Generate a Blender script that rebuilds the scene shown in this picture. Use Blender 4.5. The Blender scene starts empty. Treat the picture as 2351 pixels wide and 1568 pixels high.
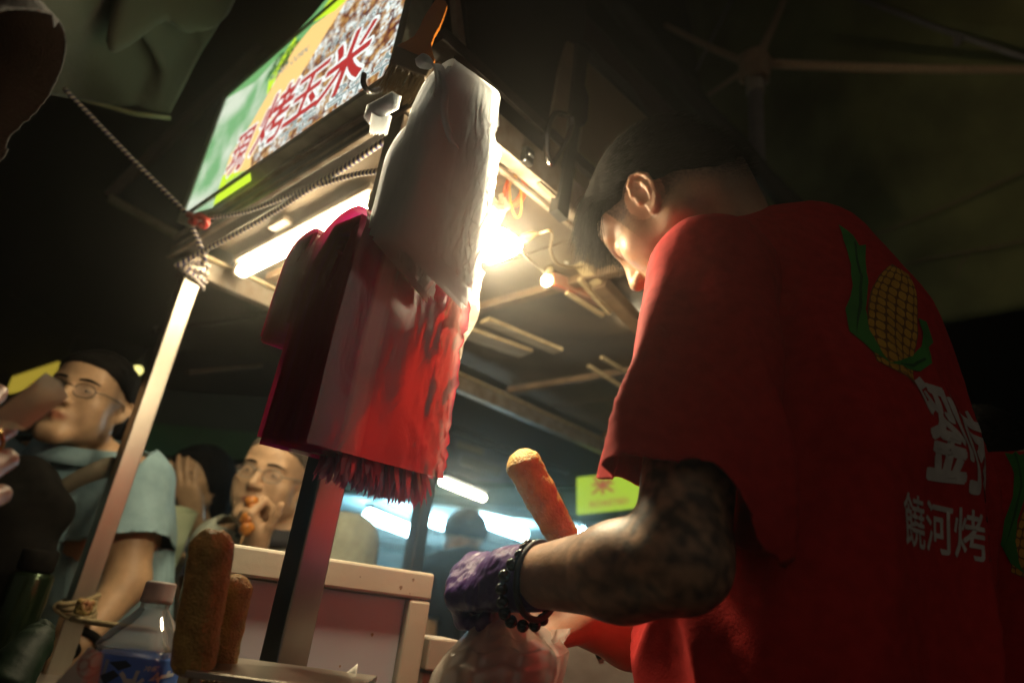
import bpy, bmesh, math, random
import numpy as np
from mathutils import Vector, Matrix, noise
from mathutils.bvhtree import BVHTree

random.seed(7)
rng = np.random.default_rng(11)
S = bpy.context.scene
COL = S.collection

# ------------------------------------------------------------------ camera
ZC = 1.15                                    # height of the lens above the street
PITCH, ROLL, FPX, PW, PH = math.radians(22.06), math.radians(7.44), 1500.0, 2351.0, 1568.0
CAM = np.array([0.0, 0.0, ZC])
FW = np.array([0, math.cos(PITCH), math.sin(PITCH)])
_U = np.array([0, -math.sin(PITCH), math.cos(PITCH)]); _R = np.array([1.0, 0, 0])
UC = math.cos(ROLL) * _U - math.sin(ROLL) * _R
RC = math.cos(ROLL) * _R + math.sin(ROLL) * _U
cam = bpy.data.cameras.new('camera'); camo = bpy.data.objects.new('camera', cam); COL.objects.link(camo)
camo.matrix_world = Matrix(((RC[0], UC[0], -FW[0], 0), (RC[1], UC[1], -FW[1], 0), (RC[2], UC[2], -FW[2], ZC), (0, 0, 0, 1)))
cam.sensor_width = 36.0; cam.lens = 36.0 * FPX / PW
cam.clip_start = 0.02; cam.clip_end = 400
cam.dof.use_dof = True; cam.dof.focus_distance = 0.80; cam.dof.aperture_fstop = 2.7
S.camera = camo

# ------------------------------------------------------------------ world: a night sky over a lit market street
w = bpy.data.worlds.new('World'); S.world = w; w.use_nodes = True
nt = w.node_tree; nt.nodes.clear()
out = nt.nodes.new('ShaderNodeOutputWorld'); bg = nt.nodes.new('ShaderNodeBackground')
bg.inputs[0].default_value = (1.0, 0.86, 0.70, 1); bg.inputs[1].default_value = 0.032
nt.links.new(bg.outputs[0], out.inputs[0])

# ------------------------------------------------------------------ exposure
S.view_settings.view_transform = 'Standard'; S.view_settings.look = 'None'
S.view_settings.exposure = 2.0; S.view_settings.gamma = 1.0; S.view_settings.use_curve_mapping = False
S.cycles.use_denoising = True
S.cycles.max_bounces = 8; S.cycles.transparent_max_bounces = 48
S.cycles.diffuse_bounces = 4; S.cycles.glossy_bounces = 4; S.cycles.transmission_bounces = 8; S.cycles.volume_bounces = 0
S.cycles.sample_clamp_indirect = 4.0
S.cycles.caustics_reflective = False; S.cycles.caustics_refractive = False

def ray(px, py):
    v = FW * FPX + RC * (px - PW / 2) - UC * (py - PH / 2)
    return v / np.linalg.norm(v)
def hz(px, py, D):                           # the place seen at (px, py), D metres away along the ground
    r = ray(px, py); return CAM + r * D / math.hypot(r[0], r[1])
def onplane(px, py, o, n):
    r = ray(px, py); o = np.asarray(o, float); n = np.asarray(n, float)
    return CAM + r * (((o - CAM) @ n) / (r @ n))
def V3(*a): return np.array(a, float)
def nrm(v): v = np.asarray(v, float); return v / np.linalg.norm(v)
def azd(deg): return V3(math.sin(math.radians(deg)), math.cos(math.radians(deg)), 0)
UPZ = V3(0, 0, 1)

# ------------------------------------------------------------------ materials
MATS = {}
def mat(name, c1, c2=None, scale=20, rough=0.6, metal=0.0, bump=0.0, bscale=60, emit=None, estr=0.0, trans=0.0, alpha=None,
        detail=6, ramp=(0.35, 0.65), coat=0.0, attr=None, sheen=0.0, spec=0.5, stretch=None, rvar=0.0, sss=0.0):
    if name in MATS: return MATS[name]
    m = bpy.data.materials.new(name); m.use_nodes = True; t = m.node_tree; N = t.nodes; K = t.links
    b = N['Principled BSDF']
    tc = N.new('ShaderNodeTexCoord'); mp = N.new('ShaderNodeMapping'); K.new(tc.outputs['Object'], mp.inputs[0])
    if stretch: mp.inputs['Scale'].default_value = stretch
    nz = N.new('ShaderNodeTexNoise'); nz.inputs['Scale'].default_value = scale; nz.inputs['Detail'].default_value = detail
    K.new(mp.outputs[0], nz.inputs['Vector'])
    rp = N.new('ShaderNodeValToRGB'); rp.color_ramp.elements[0].position, rp.color_ramp.elements[1].position = ramp
    c2 = c2 or tuple(0.75 * x for x in c1)
    rp.color_ramp.elements[0].color = (*c2, 1); rp.color_ramp.elements[1].color = (*c1, 1)
    K.new(nz.outputs['Fac'], rp.inputs[0])
    col = rp.outputs[0]
    if attr:
        at = N.new('ShaderNodeAttribute'); at.attribute_name = attr
        mx = N.new('ShaderNodeMix'); mx.data_type = 'RGBA'; mx.blend_type = 'MULTIPLY'; mx.inputs[0].default_value = 1
        K.new(at.outputs['Color'], mx.inputs[6]); K.new(col, mx.inputs[7]); col = mx.outputs[2]
    K.new(col, b.inputs['Base Color'])
    b.inputs['Roughness'].default_value = rough; b.inputs['Metallic'].default_value = metal
    b.inputs['Specular IOR Level'].default_value = spec
    if rvar:
        mr = N.new('ShaderNodeMapRange'); mr.inputs[3].default_value = max(0.02, rough - rvar); mr.inputs[4].default_value = min(1, rough + rvar)
        K.new(nz.outputs['Fac'], mr.inputs[0]); K.new(mr.outputs[0], b.inputs['Roughness'])
    if coat: b.inputs['Coat Weight'].default_value = coat
    if sheen: b.inputs['Sheen Weight'].default_value = sheen; b.inputs['Sheen Roughness'].default_value = 0.6
    if trans: b.inputs['Transmission Weight'].default_value = trans
    if sss:
        b.inputs['Subsurface Weight'].default_value = sss; b.inputs['Subsurface Radius'].default_value = (1, 0.35, 0.18); b.inputs['Subsurface Scale'].default_value = 0.006
    if bump:
        n2 = N.new('ShaderNodeTexNoise'); n2.inputs['Scale'].default_value = bscale; n2.inputs['Detail'].default_value = 5
        K.new(mp.outputs[0], n2.inputs['Vector'])
        bp = N.new('ShaderNodeBump'); bp.inputs['Strength'].default_value = bump; bp.inputs['Distance'].default_value = 0.004
        K.new(n2.outputs['Fac'], bp.inputs['Height']); K.new(bp.outputs[0], b.inputs['Normal'])
    if emit is not None:
        b.inputs['Emission Color'].default_value = (*emit, 1); b.inputs['Emission Strength'].default_value = estr
    MATS[name] = m; return m

def film(name, col, trn=0.55, gloss=0.12, rough=0.18, clear=0.0, stripes=None, bump=0.25, bscale=40, bstretch=None):
    """thin plastic film: diffuse + light coming through + a sheen, optionally partly see-through"""
    if name in MATS: return MATS[name]
    m = bpy.data.materials.new(name); m.use_nodes = True; t = m.node_tree; N = t.nodes; K = t.links; N.clear()
    o = N.new('ShaderNodeOutputMaterial'); d = N.new('ShaderNodeBsdfDiffuse'); tr = N.new('ShaderNodeBsdfTranslucent'); g = N.new('ShaderNodeBsdfGlossy')
    g.inputs['Roughness'].default_value = rough; g.inputs['Color'].default_value = (1, 1, 1, 1)
    tc = N.new('ShaderNodeTexCoord'); mp = N.new('ShaderNodeMapping'); K.new(tc.outputs['Object'], mp.inputs[0])
    if bstretch: mp.inputs['Scale'].default_value = bstretch
    nz = N.new('ShaderNodeTexNoise'); nz.inputs['Scale'].default_value = bscale; nz.inputs['Detail'].default_value = 7; nz.inputs['Distortion'].default_value = 1.2
    K.new(mp.outputs[0], nz.inputs['Vector'])
    bp = N.new('ShaderNodeBump'); bp.inputs['Strength'].default_value = bump; bp.inputs['Distance'].default_value = 0.006
    K.new(nz.outputs['Fac'], bp.inputs['Height'])
    for q in (d, tr, g): K.new(bp.outputs[0], q.inputs['Normal'])
    if stripes:
        uv = N.new('ShaderNodeUVMap'); sp = N.new('ShaderNodeSeparateXYZ'); K.new(uv.outputs[0], sp.inputs[0])
        rp = N.new('ShaderNodeValToRGB'); rp.color_ramp.interpolation = 'LINEAR'
        while len(rp.color_ramp.elements) < len(stripes): rp.color_ramp.elements.new(0.5)
        for e, (p, c) in zip(rp.color_ramp.elements, stripes): e.position = p; e.color = (*c, 1)
        K.new(sp.outputs[0], rp.inputs[0]); cs = rp.outputs[0]
    else:
        rp = N.new('ShaderNodeValToRGB'); rp.color_ramp.elements[0].color = (*[0.8 * x for x in col], 1); rp.color_ramp.elements[1].color = (*col, 1)
        K.new(nz.outputs['Fac'], rp.inputs[0]); cs = rp.outputs[0]
    K.new(cs, d.inputs[0]); K.new(cs, tr.inputs[0])
    m1 = N.new('ShaderNodeMixShader'); m1.inputs[0].default_value = trn; K.new(d.outputs[0], m1.inputs[1]); K.new(tr.outputs[0], m1.inputs[2])
    m2 = N.new('ShaderNodeMixShader'); m2.inputs[0].default_value = gloss; K.new(m1.outputs[0], m2.inputs[1]); K.new(g.outputs[0], m2.inputs[2])
    last = m2
    if clear:
        tp = N.new('ShaderNodeBsdfTransparent'); m3 = N.new('ShaderNodeMixShader'); m3.inputs[0].default_value = clear
        K.new(m2.outputs[0], m3.inputs[1]); K.new(tp.outputs[0], m3.inputs[2]); last = m3
    K.new(last.outputs[0], o.inputs[0]); MATS[name] = m; return m

def glow(name, col, s):
    if name in MATS: return MATS[name]
    m = bpy.data.materials.new(name); m.use_nodes = True; N = m.node_tree.nodes; N.clear()
    o = N.new('ShaderNodeOutputMaterial'); e = N.new('ShaderNodeEmission'); e.inputs[0].default_value = (*col, 1); e.inputs[1].default_value = s
    m.node_tree.links.new(e.outputs[0], o.inputs[0]); MATS[name] = m; return m

# ------------------------------------------------------------------ objects
def tag(o, label=None, cat=None, group=None, kind=None):
    if label: o['label'] = label
    if cat: o['category'] = cat
    if group: o['group'] = group
    if kind: o['kind'] = kind
    return o
def thing(name, loc, label, cat, group=None):
    o = bpy.data.objects.new(name, None); COL.objects.link(o); o.location = Vector(loc); o.empty_display_size = 0.05
    return tag(o, label, cat, group)
def wloc(o):
    v = V3(0, 0, 0)
    while o is not None: v = v + np.array(o.location); o = o.parent
    return v
def obj(name, verts, faces, m, parent=None, smooth=True, uv=None, colors=None, loc=None):
    """verts are world coordinates; stored relative to the parent (or to loc)"""
    v = np.asarray(verts, float).reshape(-1, 3)
    if parent is not None: org = wloc(parent)
    else: org = np.asarray(loc, float) if loc is not None else np.array([v[:, 0].mean(), v[:, 1].mean(), v[:, 2].min()])
    me = bpy.data.meshes.new(name); me.from_pydata((v - org).tolist(), [], [list(map(int, f)) for f in faces]); me.validate(clean_customdata=False)
    if m is not None: me.materials.append(m)
    if smooth is not False: me.polygons.foreach_set('use_smooth', [True] * len(me.polygons) if smooth is True or len(smooth) != len(me.polygons) else smooth)
    if uv is not None:
        l = me.uv_layers.new(name='UVMap'); idx = np.zeros(len(me.loops), int); me.loops.foreach_get('vertex_index', idx)
        l.data.foreach_set('uv', np.asarray(uv, float)[idx].ravel())
    if colors is not None:
        c = me.color_attributes.new('Col', 'FLOAT_COLOR', 'POINT'); a = np.ones((len(v), 4)); a[:, :3] = colors; c.data.foreach_set('color', a.ravel())
    o = bpy.data.objects.new(name, me); COL.objects.link(o)
    if parent is not None: o.parent = parent
    else: o.location = Vector(org)
    return o

class G:                                         # collects shapes into one mesh
    def __init__(s): s.v = []; s.f = []; s.n = 0; s.uv = []; s.sm = []
    def add(s, v, f, uv=None, sm=True):
        v = np.asarray(v, float).reshape(-1, 3); s.v.append(v); s.f += [[i + s.n for i in q] for q in f]; s.n += len(v); s.sm += [sm] * len(f)
        s.uv.append(np.zeros((len(v), 2)) if uv is None else np.asarray(uv, float)); return s
    def box(s, c, X, Y, Z, hx, hy, hz_, bev=0.0):
        bm = bmesh.new(); bmesh.ops.create_cube(bm, size=2)
        for q in bm.verts: q.co = Vector((q.co.x * hx, q.co.y * hy, q.co.z * hz_))
        if bev: bmesh.ops.bevel(bm, geom=list(bm.edges), offset=bev, segments=2, affect='EDGES', profile=0.5)
        M = np.stack([nrm(X), nrm(Y), nrm(Z)], 1); bm.verts.index_update()
        v = np.array([q.co[:] for q in bm.verts]) @ M.T + np.asarray(c)
        f = [[q.index for q in p.verts] for p in bm.faces]; bm.free(); return s.add(v, f, None, False)
    def bar(s, p0, p1, w, h, up=UPZ, bev=0.003):
        p0 = np.asarray(p0, float); p1 = np.asarray(p1, float); Z = nrm(p1 - p0); X = np.cross(up, Z)
        X = nrm(X) if np.linalg.norm(X) > 1e-6 else V3(1, 0, 0); Y = np.cross(Z, X)
        return s.box((p0 + p1) / 2, X, Y, Z, w / 2, h / 2, np.linalg.norm(p1 - p0) / 2, bev)
    def tube(s, path, r, n=10, cap=True, vlen=None):
        P = np.asarray(path, float); m = len(P); r = np.full(m, r, float) if np.isscalar(r) else np.asarray(r, float)
        T = np.gradient(P, axis=0); T /= np.maximum(np.linalg.norm(T, axis=1), 1e-9)[:, None]
        ref = V3(0, 0, 1) if abs(T[0][2]) < 0.9 else V3(1, 0, 0)
        X = nrm(np.cross(ref, T[0])); vs = []; uvs = []; L = 0
        for i in range(m):
            X = X - T[i] * (X @ T[i]); X = nrm(X); Y = np.cross(T[i], X)
            a = np.linspace(0, 2 * math.pi, n, endpoint=False)
            vs.append(P[i] + r[i] * (np.cos(a)[:, None] * X + np.sin(a)[:, None] * Y))
            if i: L += np.linalg.norm(P[i] - P[i - 1])
            uvs.append(np.stack([np.full(n, L), np.arange(n) / n], 1))
        f = []
        for i in range(m - 1):
            for j in range(n): f.append([i * n + j, i * n + (j + 1) % n, (i + 1) * n + (j + 1) % n, (i + 1) * n + j])
        if cap: f.append(list(range(n))[::-1]); f.append([(m - 1) * n + j for j in range(n)])
        return s.add(np.concatenate(vs), f, np.concatenate(uvs))
    def lathe(s, prof, base, axis=UPZ, n=24, sq=None):
        """prof: (radius, height) pairs; sq: superellipse exponent per ring for square sections"""
        A = nrm(axis); X = np.cross(V3(0, 1, 0.01), A); X = nrm(X); Y = np.cross(A, X); vs = []; uv = []
        for k, (r, h) in enumerate(prof):
            a = np.linspace(0, 2 * math.pi, n, endpoint=False); ca, sa = np.cos(a), np.sin(a)
            e = 2.0 if sq is None else sq[k]
            q = r / (np.abs(ca) ** e + np.abs(sa) ** e) ** (1 / e)
            vs.append(np.asarray(base) + A * h + (q * ca)[:, None] * X + (q * sa)[:, None] * Y); uv.append(np.stack([a / 6.2832, np.full(n, h)], 1))
        f = []
        for i in range(len(prof) - 1):
            for j in range(n): f.append([i * n + j, i * n + (j + 1) % n, (i + 1) * n + (j + 1) % n, (i + 1) * n + j])
        f.append(list(range(n))[::-1]); f.append([(len(prof) - 1) * n + j for j in range(n)])
        return s.add(np.concatenate(vs), f, np.concatenate(uv))
    def sheet(s, fn, nu, nv):
        vs = []; uv = []
        for j in range(nv):
            for i in range(nu):
                a, b = i / (nu - 1), j / (nv - 1); vs.append(fn(a, b)); uv.append((a, b))
        f = [[j * nu + i, j * nu + i + 1, (j + 1) * nu + i + 1, (j + 1) * nu + i] for j in range(nv - 1) for i in range(nu - 1)]
        return s.add(vs, f, uv)
    def slab(s, poly, n, th):
        """a plate of thickness th from a polygon outline (3-D points), thickened along -n"""
        P = np.asarray(poly, float); k = len(P); Q = P - nrm(n) * th
        return s.add(np.concatenate([P, Q]), [list(range(k)), [k + i for i in range(k)][::-1]] + [[i, k + i, k + (i + 1) % k, (i + 1) % k] for i in range(k)], None, False)
    def out(s, name, m, parent=None, smooth=True, uv=False, loc=None, colors=None):
        return obj(name, np.concatenate(s.v), s.f, m, parent, s.sm if smooth else False, np.concatenate(s.uv) if uv else None, colors, loc)

def spline(pts, n=24):
    P = np.asarray(pts, float); k = len(P); res = []
    Q = np.vstack([2 * P[0] - P[1], P, 2 * P[-1] - P[-2]])
    for t in np.linspace(0, k - 1, n):
        i = min(int(t), k - 2); u = t - i; a, b, c, d = Q[i:i + 4]
        res.append(0.5 * ((2 * b) + (c - a) * u + (2 * a - 5 * b + 4 * c - d) * u * u + (3 * b - a - 3 * c + d) * u ** 3))
    return np.array(res)
def sag(p0, p1, s, n=20):
    t = np.linspace(0, 1, n)[:, None]; P = np.asarray(p0) * (1 - t) + np.asarray(p1) * t; P[:, 2] -= (4 * s * t * (1 - t))[:, 0]; return P
def nz3(p, f, seed=0.0): return noise.noise(Vector((p[0] * f + seed, p[1] * f - seed * 1.7, p[2] * f + seed * 0.6)))
def nzN(P, f, seed=0.0): return np.array([nz3(p, f, seed) for p in P])

def text2d(body, size=1.0, offset=0.0):
    c = bpy.data.curves.new('t', 'FONT'); c.body = body; c.size = size; c.offset = offset; c.resolution_u = 3
    o = bpy.data.objects.new('t', c); COL.objects.link(o); dg = bpy.context.evaluated_depsgraph_get()
    me = bpy.data.meshes.new_from_object(o.evaluated_get(dg))
    v = np.array([q.co[:] for q in me.vertices]).reshape(-1, 3)[:, :2]; f = [list(p.vertices) for p in me.polygons]
    bpy.data.objects.remove(o); bpy.data.curves.remove(c); bpy.data.meshes.remove(me); return v, f
def text_fat(body, r, n=12):                     # bold lettering: the glyph spread by r in n directions
    v, f = text2d(body, 1.0, 0.0); V_, F_ = [], []
    for i in range(n):
        a = 2 * math.pi * i / n; F_ += [[q + i * len(v) for q in p] for p in f]; V_.append(v + r * np.array([math.cos(a), math.sin(a)]))
    return np.concatenate(V_), F_
def refine2d(v, f, mx):
    bm = bmesh.new(); vs = [bm.verts.new((a, b, 0)) for a, b in v]
    for q in f:
        try: bm.faces.new([vs[i] for i in q])
        except ValueError: pass
    bmesh.ops.triangulate(bm, faces=bm.faces[:])
    for _ in range(6):
        e = [x for x in bm.edges if x.calc_length() > mx]
        if not e: break
        bmesh.ops.subdivide_edges(bm, edges=e, cuts=1); bmesh.ops.triangulate(bm, faces=bm.faces[:])
    bm.verts.index_update(); v2 = np.array([q.co[:2] for q in bm.verts]); f2 = [[q.index for q in p.verts] for p in bm.faces]; bm.free(); return v2, f2

# ------------------------------------------------------------------ signed-distance modelling (people, clothes)
class SDF:
    def __init__(s): s.p = []
    def _add(s, fn, c, R, k, op): s.p.append((fn, np.asarray(c, float), R, k, op)); return s
    def ball(s, c, r, k=0.01, op='u'):
        c = np.asarray(c, float); return s._add(lambda P: np.linalg.norm(P - c, axis=1) - r, c, r, k, op)
    def cone(s, a, b, ra, rb, k=0.015, op='u', frame=None, sc=1.0):
        """round cone; frame (3x3 rows) and sc flatten it along the frame's second row"""
        a = np.asarray(a, float); b = np.asarray(b, float)
        if frame is not None: M = np.asarray(frame, float).copy(); M[1] /= sc
        else: M = np.eye(3)
        A = M @ a; B = M @ b; ba = B - A; l2 = ba @ ba + 1e-12; rr = ra - rb; a2 = max(l2 - rr * rr, 1e-12); il2 = 1 / l2
        def fn(P):
            pa = (P @ M.T) - A; y = pa @ ba; z = y - l2
            q = pa * l2 - y[:, None] * ba; x2 = (q * q).sum(1); y2 = y * y * l2; z2 = z * z * l2
            kk = np.sign(rr) * rr * rr * x2
            d = (np.sqrt(x2 * a2 * il2) + y * rr) * il2 - ra
            c1 = np.sign(z) * a2 * z2 > kk; c2 = np.sign(y) * a2 * y2 < kk
            d = np.where(c2, np.sqrt(x2 + y2) * il2 - ra, d); d = np.where(c1, np.sqrt(x2 + z2) * il2 - rb, d)
            return d * (sc if frame is not None else 1.0)
        return s._add(fn, (a + b) / 2, np.linalg.norm(b - a) / 2 + max(ra, rb), k, op)
    def chain(s, pts, rs, k=0.01, op='u'):
        for i in range(len(pts) - 1): s.cone(pts[i], pts[i + 1], rs[i], rs[i + 1], k, op)
        return s
    def ell(s, c, r, R=None, k=0.015, op='u'):
        c = np.asarray(c, float); r = np.asarray(r, float); R = np.eye(3) if R is None else R
        def fn(P):
            q = (P - c) @ R; k0 = np.linalg.norm(q / r, axis=1); k1 = np.linalg.norm(q / (r * r), axis=1)
            return np.where(k1 > 1e-9, k0 * (k0 - 1) / np.maximum(k1, 1e-9), -r.min())
        return s._add(fn, c, r.max(), k, op)
    def half(s, o, n, k=0.004):                  # cut away everything on the n side of the plane
        o = np.asarray(o, float); n = nrm(n); return s._add(lambda P: -((P - o) @ n), o, 1e9, k, 's')
    def ev(s, P, pr):
        d = None
        for fn, c, R, k, op in pr:
            e = fn(P)
            if op == 'u':
                if d is None: d = e
                else:
                    h = np.maximum(k - np.abs(d - e), 0) / k; d = np.minimum(d, e) - h * h * k * 0.25
            elif d is not None:
                e = -e; h = np.maximum(k - np.abs(d - e), 0) / k; d = np.maximum(d, e) + h * h * k * 0.25
        return np.full(len(P), 1.0) if d is None else d
    def mesh(s, h, B=8):
        us = [q for q in s.p if q[4] == 'u']
        lo = np.min([q[1] - q[2] for q in us], 0) - 3 * h - 0.01; hi = np.max([q[1] + q[2] for q in us], 0) + 3 * h + 0.01
        nb = np.ceil((hi - lo) / (h * B)).astype(int); bl = h * B; br = bl * 0.87
        g = np.arange(B + 1) * h; LP = np.stack(np.meshgrid(g, g, g, indexing='ij'), -1).reshape(-1, 3)
        I = np.stack(np.meshgrid(*[np.arange(k) for k in nb], indexing='ij'), -1).reshape(-1, 3); CB = lo + (I + 0.5) * bl
        lbs = np.stack([np.linalg.norm(CB - q[1], axis=1) - q[2] for q in s.p], 1); kk = np.array([q[3] for q in s.p])
        near = lbs < br + 1.3 * kk + 4 * h + 0.02
        isu = np.array([q[4] == 'u' for q in s.p]); act = (near & isu).any(1)
        dims = nb * B + 2; keys = []; vpos = []; edges = []
        corner = np.array([(0, 0, 0), (1, 0, 0), (0, 1, 0), (1, 1, 0), (0, 0, 1), (1, 0, 1), (0, 1, 1), (1, 1, 1)])
        eds = [(0, 1), (2, 3), (4, 5), (6, 7), (0, 2), (1, 3), (4, 6), (5, 7), (0, 4), (1, 5), (2, 6), (3, 7)]
        def key(c): return (c[:, 0] * dims[1] + c[:, 1]) * dims[2] + c[:, 2]
        for i in np.nonzero(act)[0]:
            pr = [q for q, t in zip(s.p, near[i]) if t]
            dc = s.ev(CB[i:i + 1], pr)[0]
            if abs(dc) > br * 1.7 + 0.02: continue
            F = s.ev(LP + lo + I[i] * bl, pr).reshape(B + 1, B + 1, B + 1)
            neg = F < 0
            if neg.all() or not neg.any(): continue
            cs = np.stack([F[c[0]:c[0] + B, c[1]:c[1] + B, c[2]:c[2] + B].ravel() for c in corner], 1)
            sg = cs < 0; on = sg.any(1) & ~sg.all(1); idx = np.nonzero(on)[0]
            if not len(idx): continue
            cs = cs[idx]; sg = sg[idx]; acc = np.zeros((len(idx), 3)); cnt = np.zeros(len(idx))
            for a, b in eds:
                x = sg[:, a] != sg[:, b]; den = cs[:, a] - cs[:, b]; t = np.where(x, cs[:, a] / np.where(den == 0, 1, den), 0)
                p = corner[a] + t[:, None] * (corner[b] - corner[a]); acc += np.where(x[:, None], p, 0); cnt += x
            cell = np.stack([idx // (B * B), (idx // B) % B, idx % B], 1) + I[i] * B
            vpos.append(lo + (cell + acc / cnt[:, None]) * h); keys.append(cell)
            edges.append(np.stack([sg[:, 0] != sg[:, 1], sg[:, 0] != sg[:, 2], sg[:, 0] != sg[:, 4], sg[:, 0]], 1))
        if not keys: return np.zeros((0, 3)), []
        C = np.concatenate(keys); Vp = np.concatenate(vpos); E = np.concatenate(edges); ky = key(C); od = np.argsort(ky); ks = ky[od]
        faces = []
        for ax, (b, c) in enumerate(((1, 2), (2, 0), (0, 1))):
            q = np.nonzero(E[:, ax])[0]; eb = np.zeros(3, int); eb[b] = 1; ec = np.zeros(3, int); ec[c] = 1
            ids = []; ok = np.ones(len(q), bool)
            for dlt in (np.zeros(3, int), eb, eb + ec, ec):
                kq = key(C[q] - dlt); p = np.clip(np.searchsorted(ks, kq), 0, len(ks) - 1); ok &= ks[p] == kq; ids.append(od[p])
            Q = np.stack(ids, 1)[ok]; ins = E[q][ok][:, 3]
            Q[~ins] = Q[~ins][:, ::-1]
            faces.append(Q)
        Fq = np.concatenate(faces)
        # face winding: make normals follow the outside
        return Vp, Fq
def vnormals(V, F):
    F = np.asarray(F); n = np.cross(V[F[:, 1]] - V[F[:, 0]], V[F[:, 2]] - V[F[:, 0]]); N = np.zeros_like(V)
    for k in range(F.shape[1]): np.add.at(N, F[:, k], n)
    return N / np.maximum(np.linalg.norm(N, axis=1), 1e-12)[:, None]
def orient(V, F):                                # outward winding (signed volume test)
    F = np.asarray(F); c = V.mean(0); a = V[F[:, 0]] - c; n = np.cross(V[F[:, 1]] - V[F[:, 0]], V[F[:, 2]] - V[F[:, 0]])
    return F if (a * n).sum() > 0 else F[:, ::-1]
def relax(V, F, it=2, lam=0.5):
    F = np.asarray(F)
    for _ in range(it):
        s = np.zeros_like(V); c = np.zeros(len(V))
        for a, b in ((0, 1), (1, 2), (2, 3), (3, 0)):
            np.add.at(s, F[:, a], V[F[:, b]]); np.add.at(c, F[:, a], 1); np.add.at(s, F[:, b], V[F[:, a]]); np.add.at(c, F[:, b], 1)
        V = V + lam * (s / np.maximum(c, 1)[:, None] - V)
    return V
def frameR(az, pitch, roll=0.0):
    a, p, r = map(math.radians, (az, pitch, roll))
    F = V3(math.cos(p) * math.sin(a), math.cos(p) * math.cos(a), math.sin(p)); U = V3(-math.sin(p) * math.sin(a), -math.sin(p) * math.cos(a), math.cos(p))
    R = np.cross(F, U); return np.stack([R * math.cos(r) - U * math.sin(r), F, U * math.cos(r) + R * math.sin(r)], 1)

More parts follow.
